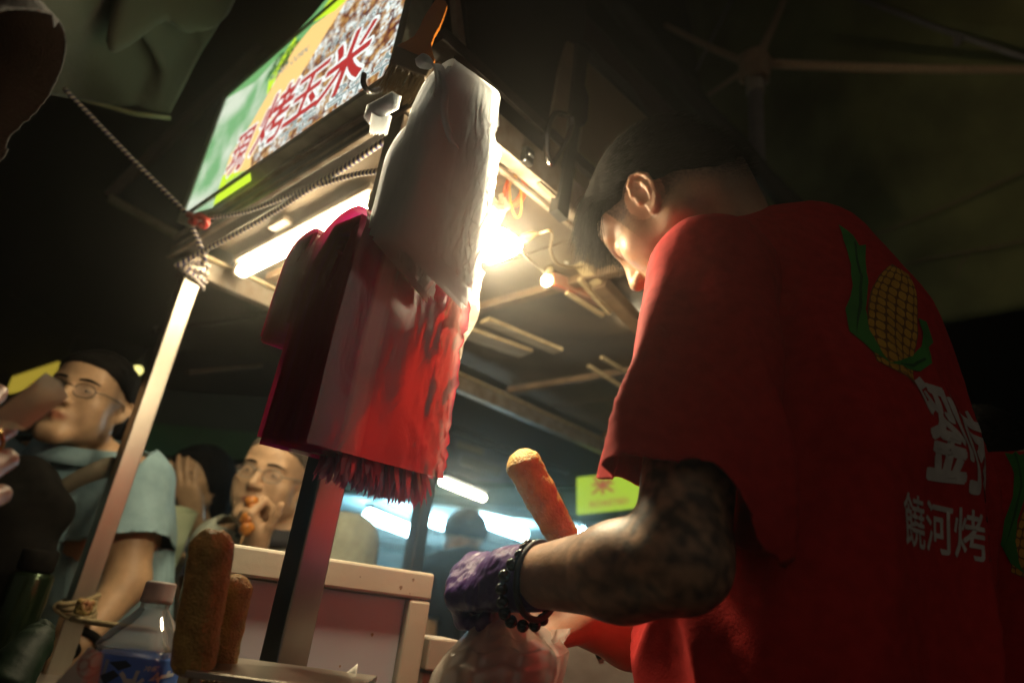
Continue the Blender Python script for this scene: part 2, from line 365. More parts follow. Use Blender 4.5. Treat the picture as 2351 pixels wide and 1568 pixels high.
# ------------------------------------------------------------------ body building blocks
def head_prims(s, c, R, k=1.0, ears=True, slim=1.0, flare=0.38, eary=-0.012):
    L = lambda x, y, z: np.asarray(c) + R @ (np.array([x * slim, y, z]) * k)
    E = lambda p, r, kk=0.015, op='u', RR=None: s.ell(L(*p), np.array(r) * k, R if RR is None else RR, kk, op)
    E((0, -0.012, 0.03), (0.076, 0.097, 0.086)); E((0, 0.03, -0.02), (0.064, 0.066, 0.088), 0.03)
    E((0, 0.052, 0.045), (0.055, 0.038, 0.04), 0.03)                     # forehead
    for q in (-1, 1):
        s.cone(L(q * 0.056, 0.002, -0.058), L(q * 0.016, 0.078, -0.102), 0.021 * k, 0.017 * k, 0.03)
        E((q * 0.046, 0.062, -0.026), (0.024, 0.022, 0.02), 0.03)          # cheek bone
        E((q * 0.043, 0.05, -0.058), (0.022, 0.026, 0.026), 0.03)
    s.cone(L(-0.012, 0.084, -0.103), L(0.012, 0.084, -0.103), 0.016 * k, 0.016 * k, 0.025)  # chin
    for q in (-1, 1): E((q * 0.034, 0.104, 0.002), (0.017, 0.016, 0.013), 0.014, 's')    # eye sockets
    s.cone(L(-0.045, 0.078, 0.022), L(-0.012, 0.089, 0.018), 0.009 * k, 0.009 * k, 0.014); s.cone(L(0.045, 0.078, 0.022), L(0.012, 0.089, 0.018), 0.009 * k, 0.009 * k, 0.014)
    for q in (-1, 1):
        s.ball(L(q * 0.033, 0.079, 0.0), 0.0135 * k, 0.004)
        s.cone(L(q * 0.047, 0.080, -0.002), L(q * 0.021, 0.087, -0.003), 0.006 * k, 0.006 * k, 0.006)   # lids
    s.cone(L(0, 0.092, 0.012), L(0, 0.112, -0.03), 0.0075 * k, 0.0115 * k, 0.012)
    for q in (-1, 1): E((q * 0.0125, 0.101, -0.035), (0.0085, 0.011, 0.0075), 0.007)
    for q in (-1, 1): E((q * 0.0075, 0.108, -0.0435), (0.0035, 0.006, 0.003), 0.003, 's')
    E((0, 0.082, -0.064), (0.03, 0.02, 0.022), 0.015)
    s.chain([L(-0.024, 0.087, -0.066), L(-0.008, 0.100, -0.0605), L(0, 0.0995, -0.0615), L(0.008, 0.100, -0.0605), L(0.024, 0.087, -0.066)], np.array([0.003, 0.0055, 0.0055, 0.0055, 0.003]) * k, 0.005)
    s.chain([L(-0.022, 0.086, -0.069), L(0, 0.0985, -0.073), L(0.022, 0.086, -0.069)], np.array([0.003, 0.0065, 0.003]) * k, 0.005)
    if ears:
        for q in (-1, 1):
            u = nrm(R @ np.array([0, -0.2, 1])); bk = nrm(R @ np.array([q * flare, -1, -0.15])); n = np.cross(u, bk) * (1 if q < 0 else -1); n = n if n @ (R @ np.array([q, 0, 0])) > 0 else -n
            o = L(q * 0.074, eary, -0.004)
            A = lambda b, z, m=0.0: o + (bk * b + u * z + n * m) * k
            RE = np.stack([bk, u, n], 1)
            s.ell(A(0.004, 0.0, 0.0005), np.array([0.0165, 0.029, 0.0052]) * k, RE, 0.006)
            s.ell(A(-0.001, -0.003, 0.0065), np.array([0.0085, 0.0125, 0.006]) * k, RE, 0.003, 's')
            s.ell(A(0.006, 0.016, 0.0065), np.array([0.009, 0.008, 0.0042]) * k, RE, 0.003, 's')
            s.chain([A(-0.009, -0.001, 0.001), A(-0.011, 0.012, 0.003), A(-0.006, 0.025, 0.004), A(0.004, 0.0315, 0.005), A(0.015, 0.026, 0.006), A(0.0205, 0.013, 0.006), A(0.0195, -0.003, 0.005), A(0.013, -0.018, 0.004), A(0.004, -0.028, 0.003)],
                    np.array([0.002, 0.003, 0.0034, 0.0036, 0.0036, 0.0036, 0.0034, 0.0034, 0.004]) * k, 0.003)
            s.chain([A(0.004, 0.022, 0.003), A(0.011, 0.010, 0.005), A(0.0115, -0.004, 0.005), A(0.006, -0.015, 0.004)], np.array([0.002, 0.0032, 0.0034, 0.003]) * k, 0.003)
            s.ell(A(-0.001, -0.027, 0.001), np.array([0.008, 0.009, 0.004]) * k, RE, 0.005); s.ell(A(-0.010, -0.005, 0.003), np.array([0.004, 0.006, 0.004]) * k, RE, 0.004)
    return L

def hand_prims(s, W, X, N, side, curls, thumb=(0.5, 0.3, 0.5), k=1.0, off=0.0, spread=0.08, fist=0.0):
    """W wrist, X towards the knuckles, N the way the palm faces, side +1/-1: thumb at side * (X x N)"""
    X = nrm(X); N = nrm(np.asarray(N) - X * (np.asarray(N) @ X)); T = np.cross(X, N) * side; W = np.asarray(W, float)
    A = lambda x, t, n: W + (X * x + T * t + N * n) * k
    kx = (0.088, 0.092, 0.087, 0.078); ktv = (0.029, 0.0095, -0.0095, -0.0275); ln = ((0.043, 0.026, 0.021), (0.047, 0.030, 0.023), (0.043, 0.028, 0.022), (0.034, 0.021, 0.019)); rr = (0.0098, 0.0102, 0.0095, 0.0085)
    tips = []
    s.ell(A(0.045, 0.0, 0.004), np.array([0.052, 0.036, 0.0155]) * k + off, np.stack([X, T, N], 1), 0.02)
    for i in range(4):
        s.cone(A(0.008, ktv[i] * 0.55, 0), A(kx[i], ktv[i], -0.002), 0.0135 * k + off, (rr[i] + 0.0018) * k + off, 0.014)
    s.ell(A(0.035, 0.022, 0.010), np.array([0.032, 0.015, 0.015]) * k + off, np.stack([X, T, N], 1), 0.015)
    for i in range(4):
        p = A(kx[i], ktv[i], -0.002); a = 0.0; sp = spread * (1.5 - i) * (1 - fist); pts = [p]; rs = [(rr[i] + 0.0008) * k + off]
        for j in range(3):
            a += curls[i][j]; d = nrm((X * math.cos(a) + N * math.sin(a)) + T * sp * (1 if a < 1.2 else 0.2)); p = p + d * ln[i][j] * k; pts.append(p); rs.append((rr[i] - 0.0009 * (j + 1)) * k + off)
        q = s.cone(pts[0], pts[1], rs[0], rs[1], 0.006); s.cone(pts[1], pts[2], rs[1], rs[2], 0.0035); s.cone(pts[2], pts[3], rs[2], rs[3], 0.003); tips.append((pts, rs))
    tx, tn, tt = thumb; b = A(0.022, 0.024, 0.010); d = nrm(X * tx + N * tn + T * tt); m = b + d * 0.036 * k; d2 = nrm(d + X * 0.15 + N * 0.15); e = m + d2 * 0.032 * k; d3 = nrm(d2 + X * 0.15); f = e + d3 * 0.024 * k
    s.cone(b, m, 0.0150 * k + off, 0.0118 * k + off, 0.012); s.cone(m, e, 0.0118 * k + off, 0.0105 * k + off, 0.004); s.cone(e, f, 0.0105 * k + off, 0.0085 * k + off, 0.003)
    tips.append(([b, m, e, f], [0.0145, 0.0118, 0.0105, 0.0085])); return tips, A
OPEN = [(0.25, 0.3, 0.2)] * 4
REST = [(0.5, 0.6, 0.35), (0.6, 0.65, 0.4), (0.65, 0.7, 0.4), (0.7, 0.75, 0.4)]
FIST = [(1.15, 1.5, 1.0), (1.25, 1.55, 1.0), (1.3, 1.55, 1.0), (1.35, 1.5, 1.0)]

def hair_cap(c, R, k=1.0, grow=0.010, line=((0, 0.0, 0.03), (0, 0.37, -0.93)), h=0.004, extra=None, nape=True, front=0.8):
    s = SDF(); L = lambda x, y, z: np.asarray(c) + R @ (np.array([x, y, z]) * k)
    s.ell(L(0, -0.014, 0.034), (np.array([0.076, 0.097, 0.088]) + grow) * k, R, 0.01); s.ell(L(0, 0.045, 0.058), np.array([0.058, 0.042, 0.036]) * k + grow * k * front, R, 0.02)
    if extra: extra(s, L)
    s.half(L(*line[0]), R @ nrm(line[1]), 0.012)
    if nape: s.ell(L(0, -0.075, -0.02), np.array([0.062, 0.04, 0.05]) * k, R, 0.02)
    return s.mesh(h * k) + (L,)
def ribbons(roots, dirs, lens, bend, width, seg=5, curl=0.15, seed=3):
    """hair: thin three-sided strands that start along dirs and bend towards bend"""
    g = np.random.default_rng(seed); n = len(roots); P = np.array(roots, float); D = np.array(dirs, float); pts = [P.copy()]; cu = g.normal(0, curl, (n, 3))
    for j in range(seg):
        D = D + np.asarray(bend) * (1.1 / seg) + cu * (0.5 / seg) * (1 if j % 2 else 1.4); D /= np.linalg.norm(D, axis=1)[:, None]
        P = P + D * (np.asarray(lens) / seg)[:, None]; pts.append(P.copy())
    pts = np.stack(pts, 1); a = g.normal(size=(n, 3)); a = np.cross(a, D); a /= np.linalg.norm(a, axis=1)[:, None]; b = np.cross(a, D); vs = []
    for j in range(seg + 1):
        r = width * (1 - 0.85 * j / seg)
        for q in range(3): an = q * 2.0944; vs.append(pts[:, j] + r * (a * math.cos(an) + b * math.sin(an)))
    Vv = np.stack(vs, 1).reshape(-1, 3); st = (seg + 1) * 3; fs = []
    base = np.array([[j * 3 + q, j * 3 + (q + 1) % 3, (j + 1) * 3 + (q + 1) % 3, (j + 1) * 3 + q] for j in range(seg) for q in range(3)])
    F = (base[None] + (np.arange(n) * st)[:, None, None]).reshape(-1, 4); return Vv, F

def snap_cut(Vv, F, h, cuts):
    """open hems: drop the faces beyond each cut (field > 0) and pull the rim onto the cut"""
    F = np.asarray(F); keep = np.ones(len(F), bool); Vv = Vv.copy()
    for fld, axis in cuts:
        d = fld(Vv); keep &= ~(d[F] > 0).all(1)
        used = np.zeros(len(Vv), bool); used[F[keep].ravel()] = True; q = used & (d > 0); Vv[q] -= d[q][:, None] * axis
    F = F[keep]; ids, inv = np.unique(F, return_inverse=True); return Vv[ids], inv.reshape(F.shape)
def solid(o, t, off=-1.0):
    m = o.modifiers.new('thick', 'SOLIDIFY'); m.thickness = t; m.offset = off; m.use_rim = True; return o

SKIN = lambda nm, c, **kw: mat(nm, c, tuple(0.82 * x for x in c), scale=35, rough=0.48, bump=0.12, bscale=260, attr='Col', spec=0.4, **kw)
def lipcolor(Vv, c, R, k, base=(1, 1, 1), lips=(0.78, 0.45, 0.42)):
    q = ((Vv - c) @ R) / k; col = np.ones((len(Vv), 3)) * base
    d = ((q[:, 0] / 0.025) ** 2 + ((q[:, 2] + 0.0675) / 0.0095) ** 2); m = np.clip(1.4 - d, 0, 1) * (q[:, 1] > 0.07); col = col * (1 - m[:, None]) + np.array(lips) * m[:, None]; return col

def person(label, base, j, skin, az, group=None, head=True, hk=1.0, hand_l=None, hand_r=None, h=0.006, hh=0.0045, pitch=0, roll=0, legs=True, shirt=None, sleeve=0.75, collar=None, hair=None, glasses=None, slim=1.0, trousers=(0.02, 0.022, 0.03), heavy=1.0, bag=None):
    """a standing figure: one continuous body mesh, with clothes and hair as parts. j: joints in world coordinates"""
    t = thing('person', base, label, 'person', group); F = azd(az); RT = azd(az + 90); fr = np.stack([RT, F, UPZ])
    nk, sl, sr, el, er, wl, wr, hp = [np.asarray(j[q], float) for q in ('neck', 'sl', 'sr', 'el', 'er', 'wl', 'wr', 'hip')]
    hd = np.asarray(j['head'], float); R = frameR(az if 'haz' not in j else j['haz'], pitch, roll); s = SDF(); b = heavy
    sm = (sl + sr) / 2; ch = sm * 0.72 + hp * 0.28; wa = sm * 0.35 + hp * 0.65
    s.cone(ch, sm - UPZ * 0.05, 0.155 * b, 0.13 * b, 0.04, frame=fr, sc=0.66); s.cone(wa, ch, 0.145 * b, 0.155 * b, 0.05, frame=fr, sc=0.7); s.cone(hp, wa, 0.165 * b, 0.145 * b, 0.05, frame=fr, sc=0.72)
    for S_, E_, W_ in ((sl, el, wl), (sr, er, wr)):
        s.cone(sm + UPZ * 0.02, S_, 0.06 * b, 0.058 * b, 0.04); s.cone(S_, E_, 0.053 * b, 0.042 * b, 0.025); s.cone(E_, W_, 0.043 * b, 0.027, 0.02)
    for hnd, W_, E_ in ((hand_l, wl, el), (hand_r, wr, er)):
        if hnd: hand_prims(s, W_, *hnd[:4], **(hnd[4] if len(hnd) > 4 else {}))
    if legs:
        for q in (-1, 1):
            a = hp + RT * q * 0.09; kn = V3(a[0], a[1], 0.50) + F * 0.02; an = V3(a[0], a[1], 0.09)
            s.cone(a, kn, 0.085 * b, 0.056, 0.04); s.cone(kn, an, 0.055, 0.038, 0.02); s.cone(an - UPZ * 0.035, an - UPZ * 0.05 + F * 0.15, 0.042, 0.03, 0.02)
    if head:
        s.cone(nk - UPZ * 0.03, hd + R @ V3(0, -0.018, -0.05) * hk, 0.060 * b, 0.053 * b, 0.025)
        head_prims(s, hd, R, hk, slim=slim)
    Vv, Fq = s.mesh(h if not head else hh); Vv = relax(Vv, Fq, 1, 0.4)
    obj('body', Vv, Fq, skin, t, colors=lipcolor(Vv, hd, R, hk))
    if shirt:
        q = SDF(); g = 0.018
        q.cone(ch, sm - UPZ * 0.04, 0.165 * b + g, 0.135 * b + g, 0.04, frame=fr, sc=0.68); q.cone(wa, ch, 0.165 * b + g, 0.165 * b + g, 0.05, frame=fr, sc=0.72); q.cone(hp - UPZ * 0.06, wa, 0.172 * b + g, 0.165 * b + g, 0.05, frame=fr, sc=0.76)
        q.cone(sm + UPZ * 0.045, sl + UPZ * 0.012, 0.062 * b, 0.062 * b + 0.008, 0.05); q.cone(sm + UPZ * 0.045, sr + UPZ * 0.012, 0.062 * b, 0.062 * b + 0.008, 0.05)
        cuts = []
        for S_, E_ in ((sl, el), (sr, er)):
            e2 = S_ + (E_ - S_) * (sleeve + 0.12); q.cone(S_, e2, 0.068 * b, 0.078 * b, 0.03); ax = nrm(E_ - S_); o = S_ + (E_ - S_) * sleeve
            oth = (sr if S_ is sl else sl)
            cuts.append(((lambda P, o=o, ax=ax, S_=S_, hpx=sm: np.where(np.linalg.norm(P - hpx - (((P - hpx) @ UPZ)[:, None] * UPZ), axis=1) > 0.13 * b, np.where(np.linalg.norm(P - o, axis=1) < 0.17, (P - o) @ ax, -1.0), -1.0)), ax))
        hem = hp[2] - 0.13; cuts.append((lambda P: hem - P[:, 2], -UPZ))
        nb = nk + F * 0.01; nup = nrm(UPZ + F * 0.45); cuts.append((lambda P: np.where(np.linalg.norm(P - nb, axis=1) < 0.16, (P - (nb - UPZ * 0.0)) @ nup, -1.0), nup))
        Vs, Fs = q.mesh(0.009); Vs, Fs = snap_cut(Vs, Fs, 0.009, cuts); N = vnormals(Vs, Fs)
        Vs = Vs + N * (nzN(Vs * np.array([1, 1, 0.45]), 9, 3)[:, None] * 0.010 + nzN(Vs * np.array([1, 1, 0.6]), 24, 8)[:, None] * 0.004)
        solid(obj('shirt', Vs, Fs, shirt, t), 0.003)
        if collar: 
            cg = G(); pts = []
            for a in np.linspace(-2.75, 2.75, 26): pts.append(nb + (math.cos(a) * F * 0.072 + math.sin(a) * RT * 0.078) * b + UPZ * (-0.028 - 0.018 * math.cos(a)))
            P = np.array(pts); fn = lambda u, v: P[min(int(round(u * 25)), 25)] + (UPZ * (0.042 * (1 - abs(2 * v - 1)) + 0.012) + nrm(P[min(int(round(u * 25)), 25)] - nb) * (0.006 + 0.022 * v))
            solid(cg.sheet(fn, 26, 6).out('collar', collar, t), 0.003, 0)
    if legs and trousers:
        q = SDF()
        q.cone(hp - UPZ * 0.02, hp + UPZ * 0.03, 0.172 * b, 0.165 * b, 0.04, frame=fr, sc=0.74)
        for sd in (-1, 1):
            a = hp + RT * sd * 0.09; kn = V3(a[0], a[1], 0.50) + F * 0.02; q.cone(a, kn, 0.098 * b, 0.075, 0.04); q.cone(kn, V3(a[0], a[1], 0.10), 0.075, 0.06, 0.03)
        Vs, Fs = q.mesh(0.014); obj('trousers', Vs, Fs, mat('trouser_cloth', trousers, scale=60, rough=0.9), t)
    if head and hair:
        Vh, Fh, Lh = hair_cap(hd, R, hk, **hair.get('cap', {})); obj('hair', Vh + vnormals(Vh, Fh) * (nzN(Vh, 60, 1)[:, None] * 0.003), Fh, hair.get('mat') or mat('black_hair', (0.008, 0.007, 0.006), (0.004, 0.0035, 0.003), scale=150, rough=0.85, bump=0.6, bscale=300, spec=0.1), t)
        Nh = vnormals(Vh, Fh); gq = np.random.default_rng(31); ids = gq.choice(len(Vh), 3500); rv, rf = ribbons(Vh[ids] - Nh[ids] * 0.002, Nh[ids] * 0.8 + R @ V3(0, -0.5, -0.9) + gq.normal(0, 0.3, (3500, 3)), gq.uniform(0.008, 0.018, 3500), R @ V3(0, -0.4, -1.0), 0.0005, 3, 0.2); obj('hair_strands', rv, rf, hair.get('mat') or MATS['black_hair'], t)
    if head:
        L = lambda x, y, z: hd + R @ (np.array([x * slim, y, z]) * hk)
        eb = mat('eye_white', (0.28, 0.25, 0.22), rough=0.15); ed = mat('eye_dark', (0.012, 0.008, 0.006), rough=0.1)
        hb = BVHTree.FromPolygons([tuple(p) for p in Vv], [list(map(int, f)) for f in Fq]) if j.get('eyes', True) else None
        if j.get('eyes', True):
            for q in (-1, 1):
                e = SDF(); e.ell(L(q * 0.033, 0.0865, -0.0005), np.array([0.0115, 0.0070, 0.0026]) * hk, R); v, f = e.mesh(0.0018); eo = obj('eye', v, f, eb, t)
                e = SDF(); e.ball(L(q * 0.033, 0.0912, -0.0003), 0.0032 * hk); v, f = e.mesh(0.0015); obj('iris', v, f, ed, eo)
                bp_, br_ = [], []
                for u in np.linspace(0, 1, 9):
                    o_ = L(q * (0.013 + 0.040 * u), 0.2, 0.0185 + 0.007 * math.sin(2.2 * u + 0.3) - 0.003 * u); h_ = hb.ray_cast(Vector(o_), Vector(-R[:, 1]), 0.3)
                    if h_[0] is not None: bp_.append(np.array(h_[0])); br_.append((0.0012 + 0.0022 * math.sin(math.pi * min(1, u * 0.9 + 0.15))) * hk)
                if len(bp_) > 2: eg = G(); eg.tube(bp_, br_, 7); eg.out('eyebrow', mat('black_hair', (0.008, 0.007, 0.006), rough=0.6), t)
        if glasses:
            gg = G()
            for q in (-1, 1):
                ring = [L(q * (0.033 + 0.0235 * math.cos(a)), 0.1035 - 0.004 * abs(math.cos(a)) - 0.004 * (q * 0 + (math.cos(a) > 0.3)), -0.003 + 0.016 * math.sin(a)) for a in np.linspace(0, 2 * math.pi, 25)]
                gg.tube(ring, 0.0011 * hk, 6); gg.tube(spline([L(q * 0.056, 0.098, 0.0), L(q * 0.073, 0.075, 0.003), L(q * 0.078, 0.0, 0.008), L(q * 0.076, -0.018, -0.006)], 14), 0.0014 * hk, 6)
            gg.tube(spline([L(-0.0095, 0.1045, 0.002), L(0, 0.107, 0.005), L(0.0095, 0.1045, 0.002)], 8), 0.0012 * hk, 6)
            go = gg.out('glasses', glasses, t)
            lens = film('spectacle_lens', (0.9, 0.9, 0.9), gloss=0.6, rough=0.05, clear=0.93, bump=0.0)
            for q in (-1, 1):
                lg = G(); lg.slab([L(q * (0.033 + 0.0225 * math.cos(a)), 0.1035 - 0.004 * abs(math.cos(a)) - 0.004 * (math.cos(a) > 0.3), -0.003 + 0.015 * math.sin(a)) for a in np.linspace(0, 2 * math.pi, 20, endpoint=False)], R[:, 1] , 0.001); lg.out('lens', lens, go, smooth=False)
    return t, R

# ------------------------------------------------------------------ setting
asph = mat('asphalt', (0.05, 0.048, 0.045), (0.03, 0.028, 0.027), scale=12, rough=0.7, bump=0.5, bscale=120, rvar=0.2)
g = G(); g.add([(-40, -40, 0), (40, -40, 0), (40, 40, 0), (-40, 40, 0)], [[0, 1, 2, 3]]); tag(g.out('ground', asph, smooth=False, loc=(0, 0, 0)), kind='structure')
dark = mat('dark_wall', (0.012, 0.010, 0.008), (0.006, 0.005, 0.004), scale=1.5, rough=0.9)
g = G(); g.box((0, 13, 4), V3(1, 0, 0), V3(0, 1, 0), UPZ, 14, 0.2, 4.0); tag(g.out('building_wall', dark, smooth=False), 'dark building wall closing the market street behind the lit stalls', 'wall')
g = G(); g.box((11, 5, 4), V3(1, 0, 0), V3(0, 1, 0), UPZ, 0.2, 7.7, 4.0); tag(g.out('building_wall', dark, smooth=False), 'black building side wall beyond the canopy at the right', 'wall')
g = G(); g.box((-9, 5, 4), V3(1, 0, 0), V3(0, 1, 0), UPZ, 0.2, 7.7, 4.0); tag(g.out('building_wall', dark, smooth=False), 'dark building side wall beyond the grey tarp at the left', 'wall')
g = G(); g.box((0, 5.0, 5.2), V3(1, 0, 0), V3(0, 1, 0), UPZ, 12, 7.6, 0.05)
tag(g.out('market_roof', mat('dark_roof', (0.02, 0.016, 0.011), (0.008, 0.007, 0.005), scale=0.9, rough=0.9), smooth=False), kind='structure')  # dark roof added overhead to cover and block the glowing world

# ------------------------------------------------------------------ the roast corn stall: frame, roof, counter
C0 = V3(-0.171, 0.816, 0); AD = azd(-46); BD = azd(44)
def st(a, b, z): return C0 + AD * a + BD * b + UPZ * (ZC + z)
steel = mat('stainless', (0.46, 0.42, 0.36), (0.34, 0.31, 0.26), scale=14, rough=0.36, metal=1.0, bump=0.06, bscale=30, rvar=0.08, stretch=(1, 1, 0.15))
dkmet = mat('dark_metal', (0.06, 0.05, 0.045), (0.03, 0.026, 0.022), scale=30, rough=0.42, metal=0.6, bump=0.12, rvar=0.15)
greyrail = mat('grey_rail', (0.30, 0.26, 0.21), (0.17, 0.12, 0.08), scale=22, rough=0.5, metal=0.25, bump=0.15, rvar=0.15)
ply = mat('stained_board', (0.15, 0.105, 0.065), (0.06, 0.042, 0.026), scale=5, rough=0.7, bump=0.2, bscale=40, ramp=(0.3, 0.7))
plank = mat('pale_plank', (0.45, 0.36, 0.22), (0.30, 0.22, 0.12), scale=9, rough=0.65, bump=0.2, stretch=(1, 6, 1))
stall = thing('market_stall', st(0.45, 1.2, -ZC), 'steel framed roast corn stall with low boarded roof and square posts', 'stall')
P1 = st(0.925, 0.035, 0); P2 = hz(755, 1060, 0.875); P2[2] = ZC
for p, top in ((P1, 0.70), (P2, 0.69)):
    g = G(); g.box((p[0], p[1], (ZC + top) / 2), AD, BD, UPZ, 0.020, 0.020, (ZC + top) / 2, 0.002); po = g.out('post', steel, stall)
    if p is P2: tag(po, 'post behind the bag bundles, nearest the middle of the frame')
for pp in (hz(955, 1250, 2.1), st(0.0, 2.3, 0), st(0.95, 3.0, 0)):
    g = G(); g.box((pp[0], pp[1], (ZC + 0.70) / 2), AD, BD, UPZ, 0.022, 0.022, (ZC + 0.70) / 2, 0.002); g.out('post', steel, stall)
# front fascia under the sign: a dark channel with lipped edges
for (b0, z0, w_, h_, m_) in ((0.0, 0.730, 0.03, 0.050, dkmet), (-0.018, 0.757, 0.012, 0.010, greyrail), (-0.017, 0.703, 0.010, 0.007, greyrail), (-0.016, 0.728, 0.006, 0.004, greyrail)):
    g = G(); g.bar(st(-0.03, b0, z0), st(0.97, b0, z0), w_, h_, bev=0.0015); g.out('front_rail', m_, stall)
# right hand rail and far rail
for (a0, z0, w_, h_, m_) in ((-0.005, 0.745, 0.03, 0.06, greyrail), (0.016, 0.708, 0.010, 0.008, greyrail)):
    g = G(); g.bar(st(a0, 0.02, z0), st(a0, 3.0, z0), w_, h_, bev=0.0015); g.out('side_rail', m_, stall)
for (a0, z0, w_, h_, m_) in ((0.985, 0.715, 0.035, 0.05, greyrail), (0.955, 0.742, 0.012, 0.01, plank)):
    g = G(); g.bar(st(a0, 0.03, z0), st(a0, 3.0, z0), w_, h_, bev=0.0015); g.out('side_rail', m_, stall)
# boarded ceiling, board by board
edges_b = np.linspace(0.02, 3.0, 7)
for i in range(6):
    g = G(); dz = random.uniform(-0.002, 0.002)
    g.box(st(0.48, (edges_b[i] + edges_b[i + 1]) / 2, 0.785 + dz), AD, BD, UPZ, 0.47, (edges_b[i + 1] - edges_b[i]) / 2 - 0.003, 0.006, 0.001); g.out('ceiling_board', ply, stall, smooth=False)
g = G(); g.box(st(0.48, 1.5, 0.83), AD, BD, UPZ, 0.50, 1.52, 0.012); g.out('roof_sheet', dkmet, stall, smooth=False)
for b0 in (0.24, 0.66, 1.25, 1.9, 2.5):
    g = G(); g.bar(st(0.01, b0, 0.762), st(0.95, b0, 0.762), 0.03, 0.022); g.out('roof_batten', mat('batten', (0.20, 0.13, 0.075), (0.11, 0.065, 0.035), scale=15, rough=0.7), stall)
g = G(); g.box(st(0.655, 0.10, 0.764), AD, BD, UPZ, 0.035, 0.014, 0.008, 0.002); g.out('junction_box', greyrail, stall)
# loose boards wired under the roof
for q0, q1, wd in (((1062, 760), (1208, 812), 0.075), ((1112, 735), (1282, 806), 0.045)):
    o_, n_ = V3(0, 0, ZC + 0.715), UPZ; a_ = onplane(*q0, o_, n_); b_ = onplane(*q1, o_, n_); g = G(); g.bar(a_, b_, wd, 0.012); g.out('loose_board', plank, stall)
# counter
cm = mat('counter_steel', (0.5, 0.47, 0.43), (0.36, 0.33, 0.3), scale=10, rough=0.35, metal=0.9, rvar=0.1)
g = G(); g.box(st(0.46, 1.36, -0.245), AD, BD, UPZ, 0.50, 1.52, 0.02, 0.004); g.out('counter_top', cm, stall)
g = G(); g.box(st(0.46, 1.36, -0.70), AD, BD, UPZ, 0.47, 1.48, 0.43, 0.004); g.out('counter_body', cm, stall)
# wing of the front counter that carries the bottle and the corn dog rack
wg = hz(470, 1568, 0.66); wg[2] = ZC
g = G(); g.box(wg + UPZ * -0.245 + AD * 0.10, AD, BD, UPZ, 0.34, 0.20, 0.018, 0.004); g.out('counter_wing', cm, stall)
g = G(); g.box(wg + UPZ * -0.70 + AD * 0.10, AD, BD, UPZ, 0.31, 0.17, 0.435, 0.004); g.out('wing_body', cm, stall)

# upright side flap above the right rail
FO = st(0.0, 0, 0.76); FN = -AD
fl = thing('side_flap', st(-0.012, 0.35, 0.777), 'raised black side flap with rounded corner above the right stall rail', 'flap')
fp = lambda q, off=0.0: [onplane(x, y, FO + FN * off, FN) for x, y in q]
g = G(); g.slab(fp([(1088, 168), (1093, 205), (1105, 235), (1127, 268), (1180, 318), (1248, 385), (1268, 440), (1345, 60), (1340, -60), (1060, -60)], 0.012), FN, 0.010); g.out('panel', mat('black_panel', (0.010, 0.009, 0.008), rough=0.6), fl, smooth=False)
g = G(); g.slab(fp([(1062, -60), (1086, 165), (1091, 205), (1104, 237), (1128, 270), (1120, 285), (1082, 240), (1060, 165), (1040, -60)], 0.0), FN, 0.014); g.out('corner_plate', greyrail, fl, smooth=False)
g = G(); g.slab(fp([(1286, 150), (1303, 95), (1332, 110), (1318, 300), (1296, 470), (1240, 420)], 0.018), FN, 0.008); g.out('stile', mat('brown_stile', (0.16, 0.115, 0.075), rough=0.6), fl, smooth=False)
g = G(); g.slab(fp([(1326, 100), (1352, 118), (1326, 330), (1304, 505), (1280, 480), (1305, 330)], 0.026), FN, 0.02); g.out('black_strip', mat('black_rubber', (0.012, 0.011, 0.010), rough=0.35), fl, smooth=False)
g = G(); g.slab(fp([(1345, 140), (1400, 190), (1470, 255), (1560, 345), (1500, 620), (1330, 505), (1312, 480), (1336, 300)], 0.008), FN, 0.008); g.out('gable_plate', mat('khaki_plate', (0.22, 0.19, 0.11), (0.15, 0.125, 0.07), scale=4, rough=0.6), fl, smooth=False)
g = G(); g.slab(fp([(1330, 195), (1344, 200), (1352, 225), (1349, 275), (1342, 288), (1330, 282), (1322, 260)], 0.020), FN, 0.012); g.out('slot', mat('black_rubber', (0.012, 0.011, 0.010), rough=0.35), fl, smooth=False)
g = G(); g.tube(spline(fp([(1302, 265), (1275, 262), (1258, 300), (1256, 350), (1266, 378), (1290, 345), (1310, 300), (1312, 270)], 0.05), 30), 0.0055, 10); g.out('handle', mat('chrome', (0.5, 0.46, 0.42), rough=0.2, metal=1.0), fl)
for q in ((1095, 245), (1208, 362)):
    p = fp([q], 0.022)[0]; g = G(); g.box(p, BD, AD, UPZ, 0.012, 0.010, 0.016, 0.004); g.bar(p - BD * 0.008 + FN * 0.012, p + BD * 0.008 + FN * 0.012, 0.006, 0.006); g.out('clamp', mat('black_rubber', (0.012, 0.011, 0.010), rough=0.35), fl)

# ------------------------------------------------------------------ light box sign
SO = st(0.5, -0.045, 0.77); SN = -BD
sg = thing('light_box_sign', st(0.5, -0.01, 0.765), 'lit sign box over the stall front with red Chinese characters on roasted corn', 'sign')
def sc(cx, cy, off=0.0): return onplane(428.6 + cx * 0.3358, cy * 0.3358, SO + SN * off, SN)
za, zb = 0.772, 1.13
def srf(name, pts, m, off):
    g = G(); LL = {'L0': st(0.8545, -0.045 - off, za + 0.001), 'L1': st(0.8545, -0.045 - off, za + 0.20), 'L2': st(0.8545, -0.045 - off, zb - 0.001), 'T0': st(0.70, -0.045 - off, zb - 0.001)}; g.slab([LL[q] if isinstance(q, str) else sc(q[0], q[1], off) for q in pts], SN, 0.0006); return g.out(name, m, sg, smooth=False)
